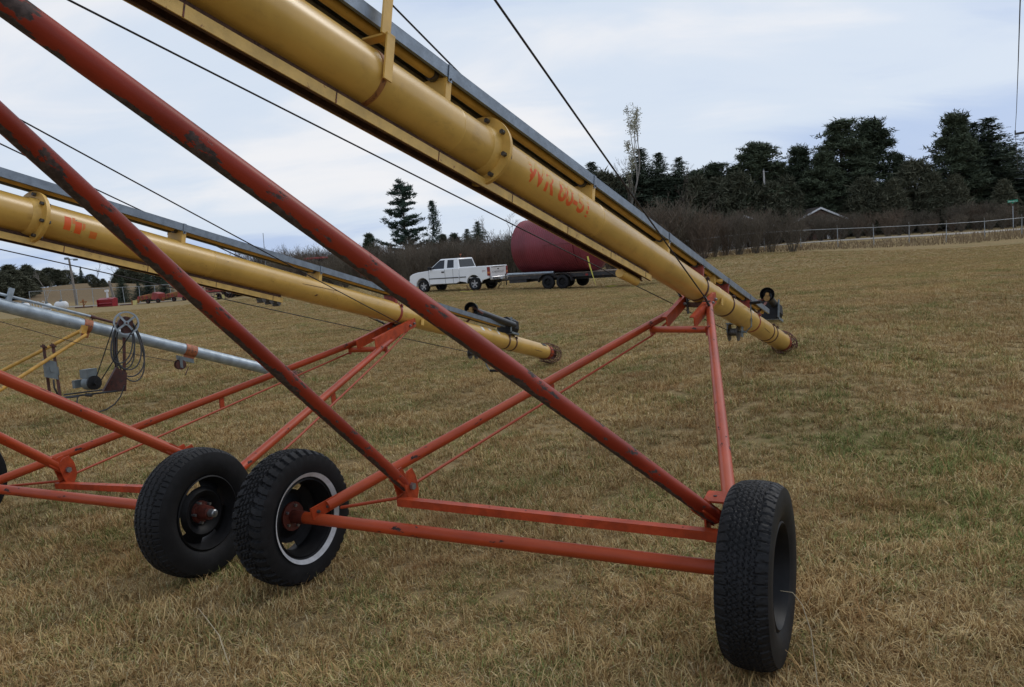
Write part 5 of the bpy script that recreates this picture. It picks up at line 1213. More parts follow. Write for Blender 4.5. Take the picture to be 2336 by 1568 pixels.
# right-hand pines beyond the road
RP = [(1735, 92, 328, 0, 1.15, 'broad round-topped red pine standing behind the leaning grey pole'),
      (1830, 96, 334, 1, 0.85, 'thin gappy red pine between the round-topped pine and the big twin pines'),
      (1925, 94, 276, 2, 1.08, 'tall red pine on the left of the big twin pair, with tufted open crown'),
      (1992, 97, 275, 0, 0.90, 'tall red pine on the right of the big twin pair, with pointed top'),
      (2182, 90, 260, 1, 0.86, 'tallest ragged red pine, leaning branches on its left, above the fence'),
      (1640, 98, 372, 2, 1.1, 'lower red pine left of the round-topped pine, behind the bare bushes'),
      (1885, 92, 345, 1, 0.95, 'shorter red pine tucked against the left of the twin pines'),
      (2052, 99, 352, 2, 0.8, 'short red pine at the right foot of the twin pines'),
      (1603, 97, 388, 1, 1.1, 'low dark pine between the narrow conifers and the round-topped pine'), (1688, 97, 378, 2, 1.1, 'low pine touching the left side of the round-topped pine'), (1775, 97, 372, 0, 1.1, 'low pine filling the gap right of the round-topped pine')]
for px, d, yt, k, wd, lb in RP: place(K_red[k], 13.2, px, d, yt, lb, 'pine tree', 'red_pine', 'red pines beyond the fence', wd*1.38)
for px, d, yt, k, wd, lb in ((1474, 95, 338, 0, 1.9, 'narrow dark conifer just right of the pale poplar'), (1514, 97, 347, 1, 1.9, 'middle one of three narrow dark conifers behind the galvanised guard'), (1560, 96, 358, 0, 1.8, 'right one of three narrow dark conifers, beside bare treetops'),
                             (1362, 97, 368, 1, 2.0, 'dark conifer rising just above the galvanised guard, left of the poplar'), (2256, 92, 270, 0, 2.6, 'massive dense dark spruce beside the tallest ragged pine'), (2222, 94, 280, 1, 2.2, 'dense dark spruce squeezed between ragged pine and massive spruce'), (2306, 95, 335, 1, 2.4, 'dark spruce at the edge of the view behind the green street sign'), (2345, 90, 375, 0, 2.5, 'low dark spruce behind the street sign, cut by the picture edge')):
    place(K_spb[k], 13.0, px, d, yt, lb, 'conifer', 'spruce_tree', 'dark conifers beyond the fence', wd)
for px, d, yt, k, lb in ((2090, 88, 372, 0, 'low broad olive cedar between the twin pines and the ragged pine'), (2130, 86, 400, 1, 'low olive cedar left of the ragged pine foot'), (2040, 86, 415, 2, 'low cedar in front of the twin pines'), (1600, 92, 408, 1, 'dull cedar among bare trees behind the bushes'),
                         (1975, 88, 410, 0, 'dark cedar right of the house gable'), (1800, 90, 408, 2, 'dark cedar left of the house gable, right of the grey pole'), (1690, 90, 400, 0, 'dark cedar just left of the grey pole'), (2180, 86, 405, 1, 'dark cedar at the foot of the ragged pine'), (2290, 85, 415, 2, 'dark cedar left of the green street sign'),
                         (1385, 95, 400, 0, 'dark cedar above the galvanised guard, left of the pale poplar'), (1420, 98, 412, 1, 'dark cedar at the left foot of the pale poplar'), (1455, 97, 405, 2, 'dark cedar at the right foot of the pale poplar'), (1495, 99, 410, 0, 'dark cedar between the left and middle narrow conifers'), (1538, 99, 408, 1, 'dark cedar between the middle and right narrow conifers'), (1580, 97, 415, 2, 'dark cedar just right of the right narrow conifer'), (1645, 92, 412, 1, 'dull cedar under the lower red pine'), (1765, 89, 420, 0, 'dull cedar right behind the grey pole')):
    place(K_ced[k], 6.0, px, d, yt, lb, 'cedar tree', 'cedar_tree', 'low cedars beyond the fence', 1.15)
place(K_pop, 12.6, 1437, 93, 262, 'tall slim poplar with a few pale leaves, rising above all its neighbours', 'poplar tree', 'poplar_tree', None, 1.15)
for px, d, yt, k, lb in ((1395, 92, 385, 0, 'bare grey tree left of the pale poplar, above the galvanised guard'), (1455, 90, 330, 1, 'thin bare tree just right of the pale poplar'), (1585, 94, 375, 0, 'bare tree between the narrow conifers and the lower red pine'), (1545, 90, 350, 1, 'thin bare tree behind the narrow dark conifers'), (2065, 92, 370, 1, 'bare tree crown right of the twin pines'), (2110, 94, 378, 0, 'wispy bare tree left of the ragged pine'),
                         (1620, 86, 420, 1, 'small bare tree behind the bush row'), (1785, 92, 370, 0, 'pale bare tree between the round-topped pine and the thin gappy pine')):
    place(K_bare[k], 9.4, px, d, yt, lb, 'bare tree', 'bare_tree', 'bare trees among the conifers', 0.9)
# centre
place(K_wht, 10.8, 931, 86, 408, 'lone white pine with layered boughs and a second leader, behind the pickup', 'pine tree', 'white_pine').rotation_euler = (0, 0, 0.0)
for px, d, yt, k, lb in ((1097, 88, 503, 0, 'small pointed spruce above the hedge, left of the maroon bin'), (1016, 88, 533, 1, 'small spruce poking over the hedge right of the white pine'), (1042, 90, 531, 0, 'second small spruce poking over the hedge right of the white pine'), (848, 88, 531, 1, 'round dark spruce over the hedge left of the white pine'), (1072, 90, 520, 1, 'dark spruce top beside the small pointed spruce'), (806, 90, 552, 0, 'tiny dark spruce top beside the near red pipe')):
    place(*(((K_spb[k], 13.0) if px > 1060 else (K_red[k], 13.2))+(px, d, yt, lb, 'conifer', 'conifer_tree', 'small conifers behind the hedge', 1.9 if px > 1060 else 1.1)))
for px, d, yt, k, lb in ((1180, 70, 455, 0, 'bare spreading tree behind the left end of the maroon bin'), (1140, 72, 470, 1, 'bare tree left of the maroon bin, above the hedge')):
    place(K_bare[k], 9.4, px, d, yt, lb, 'bare tree', 'bare_tree', 'bare trees near the bin', 1.2)
def shrub(px, d, ytop, label, group, k=None, wide=1.0, dj=0.0):
    p = on_ground(px, d); H = at(px, ytop, d).z-p.z; s_ = H/3.4
    o = bpy.data.objects.new('bare_shrub', SH[random.randrange(5) if k is None else k]); COL.objects.link(o); o.location = p-V(0, 0, 0.03); o.rotation_euler = (0, 0, random.uniform(0, 6.28)); o.scale = (s_*wide, s_*wide, s_)
    return tag(o, label, 'shrub', group)
# the row of bushes in front of the pines
ROW = [(1499, 'leftmost bush of the row, mostly hidden by the galvanised guard'), (1530, 'reddish bush of the row just above the galvanised guard'), (1566, 'reddish bush next to the galvanised guard in the row'), (1604, 'first bush of the row standing clear of the guard'), (1634, 'small low bush between two taller ones in the row'), (1657, 'third clear bush of the row, reddish brown'), (1687, 'bush in the middle of the clear part of the row'),
       (1726, 'bush right below the leaning grey pole'), (1760, 'dense dark-stemmed bush, second last of the row'), (1811, 'last bush of the row, leaning out towards the fence')]
for i, (px, lb) in enumerate(ROW):
    shrub(px, 60.5+0.5*(i % 3), (468, 462, 475, 480, 540, 492, 488, 482, 480, 484)[i]+random.uniform(-4, 4), 'bare many-stemmed brown shrub, '+lb, 'bush row at the field edge', None, (1.1, 1.1, 1.0, 0.95, 0.7, 0.8, 0.85, 0.85, 0.8, 0.95)[i])
for px in (1838, 1852, 1868, 1886, 1903):
    shrub(px+random.uniform(-4, 4), 84.5, 487+random.uniform(-6, 6), 'bare shrub standing right in front of the brown house', 'shrubs in front of the house', None, 0.8)
# thicket behind the truck (individual shrubs, nothing tells them apart)
random.seed(9)
for row, (d0, dy) in enumerate(((61, 12), (66, 2), (71, -4))):
    for px in range(640, 1500, 22 if row == 0 else 26):
        x = px+random.uniform(-8, 8); yt = np.interp(x, [640, 760, 900, 1000, 1100, 1165, 1300, 1500], [588, 580, 560, 550, 546, 535, 530, 520])+dy+random.uniform(-7, 7)
        shrub(x, d0+random.uniform(-1, 1), yt, 'bare brown shrub in the long thicket behind the white pickup and the trailer', 'shrubs of the thicket behind the pickup', None, 0.9)
for row, d0 in enumerate((79, 82)):
    for px in range(1480, 2400, 30):
        x = px+random.uniform(-9, 9); yt = np.interp(x, [1480, 1700, 1850, 2000, 2150, 2336], [500, 498, 500, 492, 486, 474])+random.uniform(-22, 16)+8*(1-row)
        shrub(x, d0+random.uniform(-1, 1), yt, 'dark bare shrub in the hedge beyond the road', 'shrubs of the hedge beyond the road', None, random.uniform(0.8, 1.4))
for px in range(560, 800, 17):
    shrub(px+random.uniform(-6, 6), 84+random.uniform(-2, 2), 574+random.uniform(-10, 8), 'tall thin bare shrub on the skyline behind the red tractor', 'skyline shrubs behind the tractor', None, 0.8)
# left hill
random.seed(14)
CED = [(6, 105, 628), (30, 108, 618), (52, 112, 632), (72, 118, 650), (-20, 105, 615), (86, 150, 618), (110, 160, 612), (128, 158, 616), (60, 150, 606), (150, 165, 617), (20, 155, 606), (194, 168, 640), (214, 128, 634), (232, 128, 636), (246, 130, 646), (204, 150, 626), (258, 150, 634), (272, 165, 618), (290, 168, 606), (306, 165, 604), (325, 170, 618), (346, 172, 612), (368, 172, 614), (392, 174, 620), (415, 172, 622), (440, 172, 630), (470, 170, 636), (178, 172, 632)]
for i, (px, d, yt) in enumerate(CED):
    place(K_ced[i % 3], 6.0, px, d, yt, 'dark cedar on the brown hill at the far left', 'cedar tree', 'cedar_tree', 'cedars on the far hill', 1.8+0.6*random.random())
for px, d, yt, lb in ((273, 86, 628, 'first young spruce behind the chain link fence, above the red snow blower'), (311, 88, 643, 'shortest young spruce behind the chain link fence'), (334, 88, 618, 'tallest young spruce behind the fence, above the orange machine'), (370, 88, 628, 'young spruce at the right of its row, half behind the red pipe')):
    place(K_spr[int(px) % 2], 6.0, px, d, yt, lb, 'spruce', 'spruce_tree', 'young spruces behind the left fence', 1.7)
place(K_spr[0], 6.0, 184, 150, 607, 'pointed spruce on the far hill right of the light pole', 'spruce', 'spruce_tree', None, 0.9)
place(K_fan, 6.1, 97, 90, 606, 'silvery bare tree with fanned branches on the brown hillside', 'bare tree', 'bare_tree', None, 0.85)
for px, d, yt, k, lb in ((55, 170, 590, 0, 'wispy bare treetop above the cedars at the far left'), (215, 172, 592, 1, 'wispy bare treetop right of the light pole'), (262, 172, 590, 0, 'wispy bare treetop over the cedars by the yellow track'), (140, 172, 600, 1, 'bare treetop left of the light pole')):
    place(K_bare[k], 9.4, px, d, yt, lb, 'bare tree', 'bare_tree', 'bare trees on the far hill', 1.2)
# tangled undergrowth filling the wood behind the pines
def undergrowth(name, x0, x1, d0, d1, h, n, label, mat):
    random.seed(hash(name) % 999); g = G()
    for i in range(n):
        p = on_ground(random.uniform(x0, x1), random.uniform(d0, d1)); a = V(random.gauss(0, .35), random.gauss(0, .35), 1).normalized(); L = h*random.uniform(0.3, 1.0)
        q = p+a*L; ribbon(g, p, q, 0.05, 0.02); 
        for k in range(4): c = p.lerp(q, random.uniform(0.3, 1)); ribbon(g, c, c+V(random.gauss(0, 1), random.gauss(0, 1), random.uniform(0, 1.2)).normalized()*L*0.25, 0.03, 0.015)
    o = g.build(name, mat, smooth=0); tag(o, label, 'undergrowth', kind='stuff')
undergrowth('undergrowth', 1330, 2500, 96, 112, 7.5, 7000, 'dark tangled bare undergrowth filling the wood behind the pines', m_twig)
undergrowth('undergrowth', 560, 1500, 74, 84, 2.9, 2600, 'tangled brown undergrowth behind the long thicket', m_twig)

# ---------------------------------------------------------------- road, fences, poles, houses
def strip(name, mat, pts, w, dz):
    g = G(); vs_ = []
    for i, p in enumerate(pts):
        d = (pts[min(i+1, len(pts)-1)]-pts[max(i-1, 0)]); d.z = 0; d.normalize(); s_ = V(-d.y, d.x, 0)*w/2
        for q in (-1, -0.33, 0.33, 1): c = p+s_*q; vs_.append(V(c.x, c.y, tz(c.x, c.y)+dz))
    g.add(vs_, [(4*i+k, 4*i+k+1, 4*i+k+5, 4*i+k+4) for i in range(len(pts)-1) for k in range(3)])
    return g.build(name, mat, smooth=60, kind='structure')
m_path = simple('grey_brown_track', (0.22, 0.185, 0.145), 0.95, 0, 0.2, 0.8)
m_road = simple('pale_worn_road', (0.30, 0.27, 0.23), 0.9, 0, 0.12, 0.8, 0.1)
strip('road', m_road, [on_ground(px, np.interp(px, [1200, 1847, 2336, 2600], [80, 76, 74, 73])) for px in np.linspace(1250, 2600, 50)], 3.4, 0.03)
strip('path', m_path, [on_ground(px, 80) for px in np.linspace(-250, 430, 34)], 4.0, 0.03)
m_verge = simple('rough_verge_grass', (0.20, 0.135, 0.075), 0.95, 0, 0.35, 1.5, 0.3, (0.10, 0.11, 0.045), 0.4)
g = G(); random.seed(3)
for i in range(5200):
    px = random.uniform(1480, 2500); d = random.uniform(61, 70); p = on_ground(px, d); hh = random.uniform(0.08, 0.35)*(1.5 if px > 2150 else 1)
    ribbon(g, p, p+V(random.gauss(0, .08), random.gauss(0, .08), hh), 0.03, 0.01)
vg = g.build('tall_grass', veg('rough_dry_grass', (0.13, 0.09, 0.05), (0.33, 0.24, 0.14)), smooth=0); tag(vg, 'taller rough dry grass along the verge under the wire fence', 'grass', kind='stuff')
m_post = simple('galvanised_fence_post', (0.30, 0.32, 0.33), 0.5, 0.4, 0.2, 6)
m_wire = simple('thin_fence_wire', (0.20, 0.20, 0.20), 0.6, 0.4, 0.2, 6)
def wire_fence(name, label, posts, h, rail=True, arm=True, mesh_gap=0.35, group=None, r=0.032):
    root = thing(name, posts[0], label, 'fence', group)
    for i, p in enumerate(posts):
        lean = V(random.gauss(0, .03), random.gauss(0, .02), 0)
        g = G(); g.tube(p-V(0, 0, .1), p+lean+V(0, 0, h), r, n=8)
        if arm: g.tube(p+lean+V(0, 0, h), p+lean+V(-0.08, -0.10, h+0.27), 0.016, n=6)
        g.build('post', m_post, root)
    if rail:
        g = G(); g.path([p+V(0, 0, h-0.02) for p in posts], 0.022, 6); g.build('top_rail', m_post, root)
    g = G()
    for i in range(len(posts)-1):
        a, b = posts[i], posts[i+1]; L = (b-a).length; n_ = int(L/mesh_gap); m_ = int(h/mesh_gap)
        for k in range(n_):
            q0 = a.lerp(b, k/n_); q1 = a.lerp(b, (k+1)/n_)
            for j in range(m_):
                z0, z1 = h*j/m_, h*(j+1)/m_
                ribbon(g, q0+V(0, 0, z0), q1+V(0, 0, z1), 0.0022, 0.0022, (0, 1, 0)); ribbon(g, q0+V(0, 0, z1), q1+V(0, 0, z0), 0.0022, 0.0022, (0, 1, 0))
    g.build('chain_link', m_wire, root, smooth=0); return root
random.seed(2)
wire_fence('chain_link_fence', 'chain link fence with a top rail and angled post tips along the right field edge', [on_ground(px, 64) for px in (1500, 1582, 1664, 1746, 1829, 1913, 1995, 2075, 2159, 2247, 2331, 2416)], 1.52)
wire_fence('chain_link_fence', 'chain link fence behind the parked implements at the far left', [on_ground(px, 82) for px in range(60, 540, 36)], 1.75, arm=False)
m_wood = simple('weathered_pole_wood', (0.20, 0.175, 0.15), 0.9, 0, 0.2, 3, 0.2)
def pole(x0, y0, x1, d, label, r=0.13, head=None, mat=None, nm='utility_pole', cat='pole'):
    b = on_ground(x1, d); t_ = at(x0, y0, d); root = thing(nm, b, label, cat)
    t_ = V(t_.x, t_.y, t_.z); g = G(); g.tube(b-V(0, 0, .3), t_, r, r*0.7, n=12); g.build('shaft', mat or m_wood, root)
    if head == 'lamp': g = G(); g.box(t_+V(0.35, 0, -0.1), (0.45, 0, 0), (0, 0.05, 0), (0, 0, 0.04)); g.box(t_+V(0.7, 0, -0.18), (0.2, 0, 0), (0, 0.12, 0), (0, 0, 0.09)); g.box(t_+V(-0.25, 0, 0), (0.2, 0, 0), (0, .1, 0), (0, 0, 0.12)); g.build('lamp_head', m_grey_box, root, smooth=0)
    if head == 'pin': g = G(); g.tube(t_, t_+V(0, 0, 0.25), 0.05, n=8); g.box(t_+V(0.25, 0, -0.12), (0.28, 0, 0), (0, 0.03, 0), (0, 0, 0.03)); g.build('insulator', m_grey_box, root)
    return root
pole(157, 590, 166, 84, 'tall leaning light pole on the far left, with a lamp head', 0.14, 'lamp', None, 'light_pole', 'light pole')
pole(248, 641, 257, 80, 'short bare wooden pole between the red snow blower and the first spruce', 0.15)
pole(1742, 390, 1752, 88, 'leaning pale grey utility pole in front of the round-topped pine', 0.14, 'pin', simple('silvery_old_pole', (0.42, 0.40, 0.38), 0.9, 0, 0.15, 3))
pole(600, 532, 606, 80, 'thin pale mast on the skyline above the second auger', 0.045, None, m_post, 'mast', 'mast')
# utility pole standing just outside the view on the right: its arm and wires reach in
pb = on_ground(2420, 36); up_ = thing('utility_pole', pb, 'utility pole just past the right edge whose cross arm reaches into view', 'pole')
g = G(); g.tube(pb-V(0, 0, .3), pb+V(0.1, 0, 11.5), 0.15, 0.11, n=12); g.build('shaft', m_wood, up_)
ar = at(2316, 306, 36); ar2 = V(pb.x+0.1, pb.y, ar.z+0.12); g = G(); g.box((ar+ar2)/2, (ar2-ar)/2, (0, 0.05, 0), (0, 0, 0.05)); g.tube(ar+V(0.55, 0, -0.02), ar+V(0.3, 0, -0.32), 0.02, n=6); g.tube(ar+V(0.55, 0, 0), ar+V(0.62, 0, -0.25), 0.02, n=6); g.tube(ar, ar+V(0, 0, 0.16), 0.03, n=8); g.build('cross_arm', m_grey_dark, up_, smooth=0)
g = G(); g.path([ar+V(0, 0, 0.15), at(2319, 250, 30), at(2323, 140, 20), at(2328, -20, 13)], 0.011, 5); g.path([ar, at(2319, 340, 45), at(2322, 388, 60)], 0.012, 5); g.build('power_line', m_cable, up_, smooth=60)
# street sign
sb_ = on_ground(2312, 71); sg = thing('street_sign', sb_, 'small green street name sign on a thin post beyond the fence', 'street sign')
top = at(2310.5, 470, 71); g = G(); g.tube(sb_-V(0, 0, .1), V(top.x, top.y, top.z), 0.03, n=8); g.build('post', m_post, sg)
m_green = simple('green_sign_sheet', (0.0, 0.22, 0.13), 0.5, 0, 0.03, 3); m_signw = simple('white_sign_print', (0.75, 0.78, 0.78), 0.5, 0, 0.03, 3)
c_ = at(2310.5, 459, 71); sr = RT; g = G(); g.box(c_, V(0.47, 0, 0.02), (0, 0.008, 0), V(-0.005, 0, 0.11)); bl = g.build('sign_blade', m_green, sg, smooth=0)
g = G(); g.box(c_-V(0, 0, 0.16), (0.05, 0, 0), (0, 0.02, 0), (0, 0, 0.06)); g.build('bracket', m_green, sg, smooth=0)
me = text_mesh('Plainview Ln', 0.20); wtx = max(v.co.x for v in me.vertices); offb = root_of(sg)
for v in me.vertices: v.co = c_+V((v.co.x-wtx/2)*0.82, -0.012, -0.065+v.co.y*0.85+0.04*(v.co.x-wtx/2)*0.82)-offb
me.materials.clear(); me.materials.append(m_signw); tx = bpy.data.objects.new('sign_lettering', me); COL.objects.link(tx); tx.parent = sg
# houses seen through the trees
m_siding = simple('off_white_siding', (0.50, 0.49, 0.47), 0.7, 0, 0.06, 1.5); m_roof = simple('dark_brown_shingles', (0.05, 0.04, 0.035), 0.9, 0, 0.3, 3); m_trim = simple('white_trim', (0.70, 0.71, 0.72), 0.5, 0, 0.05, 2); m_brownwall = simple('brown_siding', (0.13, 0.07, 0.05), 0.8, 0, 0.15, 2)
def house(px, d, w, dp, hw_, hr, label, wallm, windows, door=None, yr=None):
    b = on_ground(px, d); root = thing('house', b, label, 'house', rz=R(8)); Bh = local_builder(root, 0)
    g = G(); g.bx(-w/2, w/2, 0, dp, -0.3, hw_); g.prism([V(-w/2, 0.0, hw_), V(w/2, 0.0, hw_), V(0, 0.0, hr)], V(0, dp, 0)); wl = Bh(g, 'wall', wallm)
    g = G()
    for s_ in (-1, 1):
        a, c = V(s_*(w/2+0.45), -0.4, hw_-0.35*(hr-hw_)/(w/2)), V(0, -0.4, hr+0.12); nn = V(-(c.z-a.z), 0, c.x-a.x).normalized(); nn = nn if nn.z > 0 else -nn
        g.prism([a, c, c+nn*0.14, a+nn*0.14], V(0, dp+0.8, 0))
    rf = Bh(g, 'roof', m_roof)
    for s_ in (-1, 1):
        a, c = V(s_*(w/2+0.47), -0.44, hw_-0.36*(hr-hw_)/(w/2)), V(0, -0.44, hr+0.12); g = G(); g.prism([a+V(0, 0, -0.10), c+V(0, 0, -0.10), c+V(0, 0, 0.10), a+V(0, 0, 0.10)], V(0, 0.06, 0)); Bh(g, 'barge_board', m_trim, rf)
    for x, z, ww, hh in windows:
        g = G(); g.bx(x-ww/2-0.08, x+ww/2+0.08, -0.05, -0.01, z-hh/2-0.08, z+hh/2+0.08); f_ = Bh(g, 'window', m_trim); g = G(); g.bx(x-ww/2, x+ww/2, -0.07, -0.052, z-hh/2, z+hh/2); Bh(g, 'pane', m_glass, f_)
    if door: g = G(); g.bx(door[0], door[1], -0.06, -0.01, 0, door[2]); Bh(g, 'door', m_trim)
    return root
house(1872, 88, 5.6, 9, 2.2, 3.35, 'brown gabled house with white roof edges behind the hedge', m_brownwall, [(-1.7, 1.4, 1.0, 1.1), (0.2, 1.4, 0.9, 1.2), (2.2, 1.4, 1.2, 1.0)], (0.9, 1.6, 2.0))
house(1700, 85, 6.0, 6, 2.2, 3.2, 'low white garage half hidden behind the bush row', m_siding, [(2.1, 1.3, 0.9, 0.8)], (-2.4, -0.2, 2.0))
# ---------------------------------------------------------------- far implements
def TH(name, px, d, label, cat, yaw, group=None):
    r_ = thing(name, on_ground(px, d), label, cat, group, rz=R(yaw)); return r_, local_builder(r_, R(yaw))
m_impl = simple('faded_red_implement', (0.26, 0.035, 0.03), 0.55, 0, 0.3, 2.5, 0, (0.07, 0.04, 0.03), 0.2); m_impl_o = simple('rusty_orange_implement', (0.30, 0.12, 0.035), 0.7, 0, 0.35, 2.5, 0, (0.12, 0.05, 0.03), 0.45)
m_bright = simple('bright_red_implement', (0.24, 0.012, 0.018), 0.4, 0, 0.1, 2); m_tank = simple('white_tank_paint', (0.62, 0.63, 0.64), 0.4, 0, 0.06, 2, 0, (0.35, 0.33, 0.30), 0.1)
m_jd = simple('green_implement', (0.03, 0.14, 0.045), 0.5, 0, 0.2, 3); m_wrim = simple('white_wheel_rim', (0.6, 0.62, 0.63), 0.4, 0, 0.1, 3); m_yelb = simple('pale_yellow_weight', (0.55, 0.47, 0.18), 0.6, 0, 0.15, 3)
r_, Bi = TH('snow_blower', 233, 75, 'bright red snow blower attachment with a white chute, on the far grass', 'snow blower', -12)
g = G(); g.prism([V(-0.85, 0, 0.0), V(-0.85, 0.55, 0.0), V(-0.85, 0.6, 0.75), V(-0.85, 0.25, 0.85), V(-0.85, -0.1, 0.70), V(-0.85, -0.05, 0.35)], V(1.7, 0, 0)); Bi(g, 'auger_housing', m_bright, bevel=0.02)
g = G(); g.bx(-0.80, 0.80, -0.16, -0.12, 0.05, 0.12); g.bx(-0.86, -0.80, -0.2, 0.5, 0.0, 0.72); g.bx(0.80, 0.86, -0.2, 0.5, 0, 0.72); g.tube((-0.8, -0.05, 0.30), (0.8, -0.05, 0.30), 0.09, n=12); Bi(g, 'side_plate', m_bright)
g = G(); g.tube((0.0, 0.3, 0.8), (0.0, 0.3, 1.45), 0.10, 0.09, n=14); g.bx(-0.13, 0.13, 0.15, 0.42, 1.42, 1.62); Bi(g, 'chute', m_tank)
for px, d, yaw, lb in ((333, 76, -8, 'rusty orange and yellow baler-like machine below the tallest spruce'), (392, 76, -6, 'second rusty orange machine, partly behind the long red pipe')):
    r_, Bi = TH('hay_machine', px, d, lb, 'farm implement', yaw, 'rusty machines by the far fence')
    g = G(); g.prism([V(-0.75, -0.5, 0.35), V(1.0, -0.5, 0.45), V(1.25, -0.5, 0.85), V(0.9, -0.5, 1.0), V(-0.6, -0.5, 0.80), V(-0.85, -0.5, 0.55)], V(0, 1.0, 0)); Bi(g, 'housing', m_impl_o, bevel=0.03)
    g = G(); g.prism([V(0.55, -0.55, 0.40), V(1.25, -0.55, 0.30), V(1.38, -0.55, 0.9), V(0.75, -0.55, 1.05)], V(0, 1.1, 0)); Bi(g, 'chamber', m_impl)
    g = G(); g.bx(-1.6, -0.7, -0.05, 0.05, 0.30, 0.38); g.bx(-1.3, -1.2, -0.2, 0.2, 0.1, 0.5); Bi(g, 'drawbar', m_impl_o)
    for k in range(6): g = G(); g.lathe((-0.7+k*0.2, -0.55, 0.62), (0, 1, 0), [(-0.02, 0.0), (-0.02, 0.17), (0.02, 0.17), (0.02, 0)], 12); Bi(g, 'reel_disc', m_impl_o if k % 2 else m_impl)
    for x in (0.25, 1.3): road_wheel(Bi, x, -0.62, -1, 0.22, 0.16, m_dkred, 4)
r_, Bi = TH('hitch_block', 296, 75, 'small yellow and dark drawbar end lying before the first rusty machine', 'farm implement', 0)
g = G(); g.bx(-1.3, 0.1, -0.05, 0.05, 0.02, 0.12); Bi(g, 'bar', m_dkred)
g = G(); g.bx(0.0, 0.30, -0.15, 0.15, 0.0, 0.42); Bi(g, 'block', m_yelb); g = G(); g.bx(-0.14, 0.0, -0.15, 0.15, 0, 0.42); Bi(g, 'block', m_impl_o)
r_, Bi = TH('scraper_blade', 181, 74, 'rusty brown three-point scraper frame standing on the grass by the far road', 'farm implement', -5)
g = G(); g.bx(-0.9, 0.9, -0.04, 0.04, 0.05, 0.16); Bi(g, 'blade', m_dkred)
g = G(); g.bx(-0.05, 0.05, -0.04, 0.04, 0.1, 0.7); g.bx(-0.3, 0.35, -0.04, 0.04, 0.55, 0.66); g.tube((0.3, 0, 0.6), (0.02, 0, 0.25), 0.03, n=6); g.bx(-0.08, 0.06, -0.06, 0.06, 0.66, 0.85); Bi(g, 'mast', m_impl_o)
for px, d, L, rr_, lb in ((43, 78, 1.15, 0.30, 'white propane tank half hidden above the grey auger tube'), (130, 72, 1.2, 0.37, 'white propane tank with a valve dome, lower and nearer'), (97, 73, 0.8, 0.3, 'white propane tank just showing over the grey tube')):
    r_, Bi = TH('propane_tank', px, d, lb, 'propane tank', -10 if px > 60 else 4, 'white tanks at the far left')
    g = G(); g.lathe((0, 0, rr_+0.08), (1, 0, 0), [(-L/2-0.01, 0), (-L/2, rr_*0.4), (-L/2+0.07, rr_*0.8), (-L/2+0.18, rr_), (L/2-0.18, rr_), (L/2-0.07, rr_*0.8), (L/2, rr_*0.4), (L/2+0.01, 0)], 32); Bi(g, 'tank_shell', m_tank)
    g = G(); g.tube((0, 0, 2*rr_+0.05), (0, 0, 2*rr_+0.24), 0.13, n=14); Bi(g, 'valve_dome', m_grey_box)
    g = G(); g.bx(-L*0.3, -L*0.25, -0.2, 0.2, -0.02, 0.15); g.bx(L*0.25, L*0.3, -0.2, 0.2, -0.02, 0.15); Bi(g, 'foot', m_tank)
r_, Bi = TH('pipe_rack', 76, 75, 'white bent pipe rack between the propane tanks', 'rack', 0)
g = G()
for x in (-0.55, 0.0, 0.5): g.path([(x-0.12, 0, 0), (x-0.08, 0, 0.75), (x, 0, 0.85), (x+0.15, 0, 0.8), (x+0.2, 0, 0.0)], 0.03, 6)
Bi(g, 'pipe', m_tank)
# tractor, harrow and planter parked by the thicket
def big_wheel(Bi, x, y, r, w, mat, s_=-1): return road_wheel(Bi, x, y, s_, r, w, mat, 6, rr=0.55)
r_, Bi = TH('tractor', 722, 70, 'red roofed cab tractor parked behind the second auger, by the thicket', 'tractor', 172)
g = G(); g.bx(-0.95, 0.75, -0.75, 0.75, 2.42, 2.60); Bi(g, 'cab_roof', m_impl, bevel=0.05)
g = G(); g.prism([V(-0.8, -0.68, 1.2), V(0.55, -0.68, 1.2), V(0.62, -0.68, 2.42), V(-0.8, -0.68, 2.42)], V(0, 1.36, 0)); Bi(g, 'cab', m_glass)
g = G(); g.bx(0.6, 2.6, -0.4, 0.4, 0.95, 1.55); Bi(g, 'bonnet', m_impl, bevel=0.05)
g = G(); g.bx(-0.9, 2.6, -0.3, 0.3, 0.55, 0.95); g.tube((1.6, 0.2, 1.5), (1.6, 0.2, 2.2), 0.05, n=8); Bi(g, 'chassis', m_dark)
for s_ in (-1, 1): big_wheel(Bi, -0.5, s_*0.95, 0.85, 0.5, m_wrim, s_); big_wheel(Bi, 2.2, s_*0.85, 0.45, 0.3, m_wrim, s_)
r_, Bi = TH('planter', 782, 67, 'green planter frame with an upright mast, between the tractor and the near red pipe', 'farm implement', 5)
g = G(); g.bx(-1.9, 0.7, -0.08, 0.08, 0.75, 0.9); g.bx(-0.06, 0.10, -0.06, 0.06, 0.9, 1.75); g.bx(-0.12, 0.2, -0.1, 0.1, 1.68, 1.78); g.tube((-0.9, 0, 0.9), (-0.02, 0, 1.2), 0.03, n=6); g.tube((-1.1, 0, 1.45), (-0.02, 0, 1.6), 0.025, n=6); Bi(g, 'frame', m_jd)
g = G(); g.bx(0.1, 0.65, -0.25, 0.25, 0.85, 1.35); g.tube((0.62, 0, 0.9), (0.72, 0, 1.35), 0.03, n=6); Bi(g, 'hopper', m_jd, bevel=0.05)
for x in (-1.5, -0.7, 0.1): big_wheel(Bi, x, -0.3, 0.40, 0.2, m_yelb)
r_, Bi = TH('mower', 824, 66, 'small red mower with a dark tyre beside the green planter', 'mower', 5)
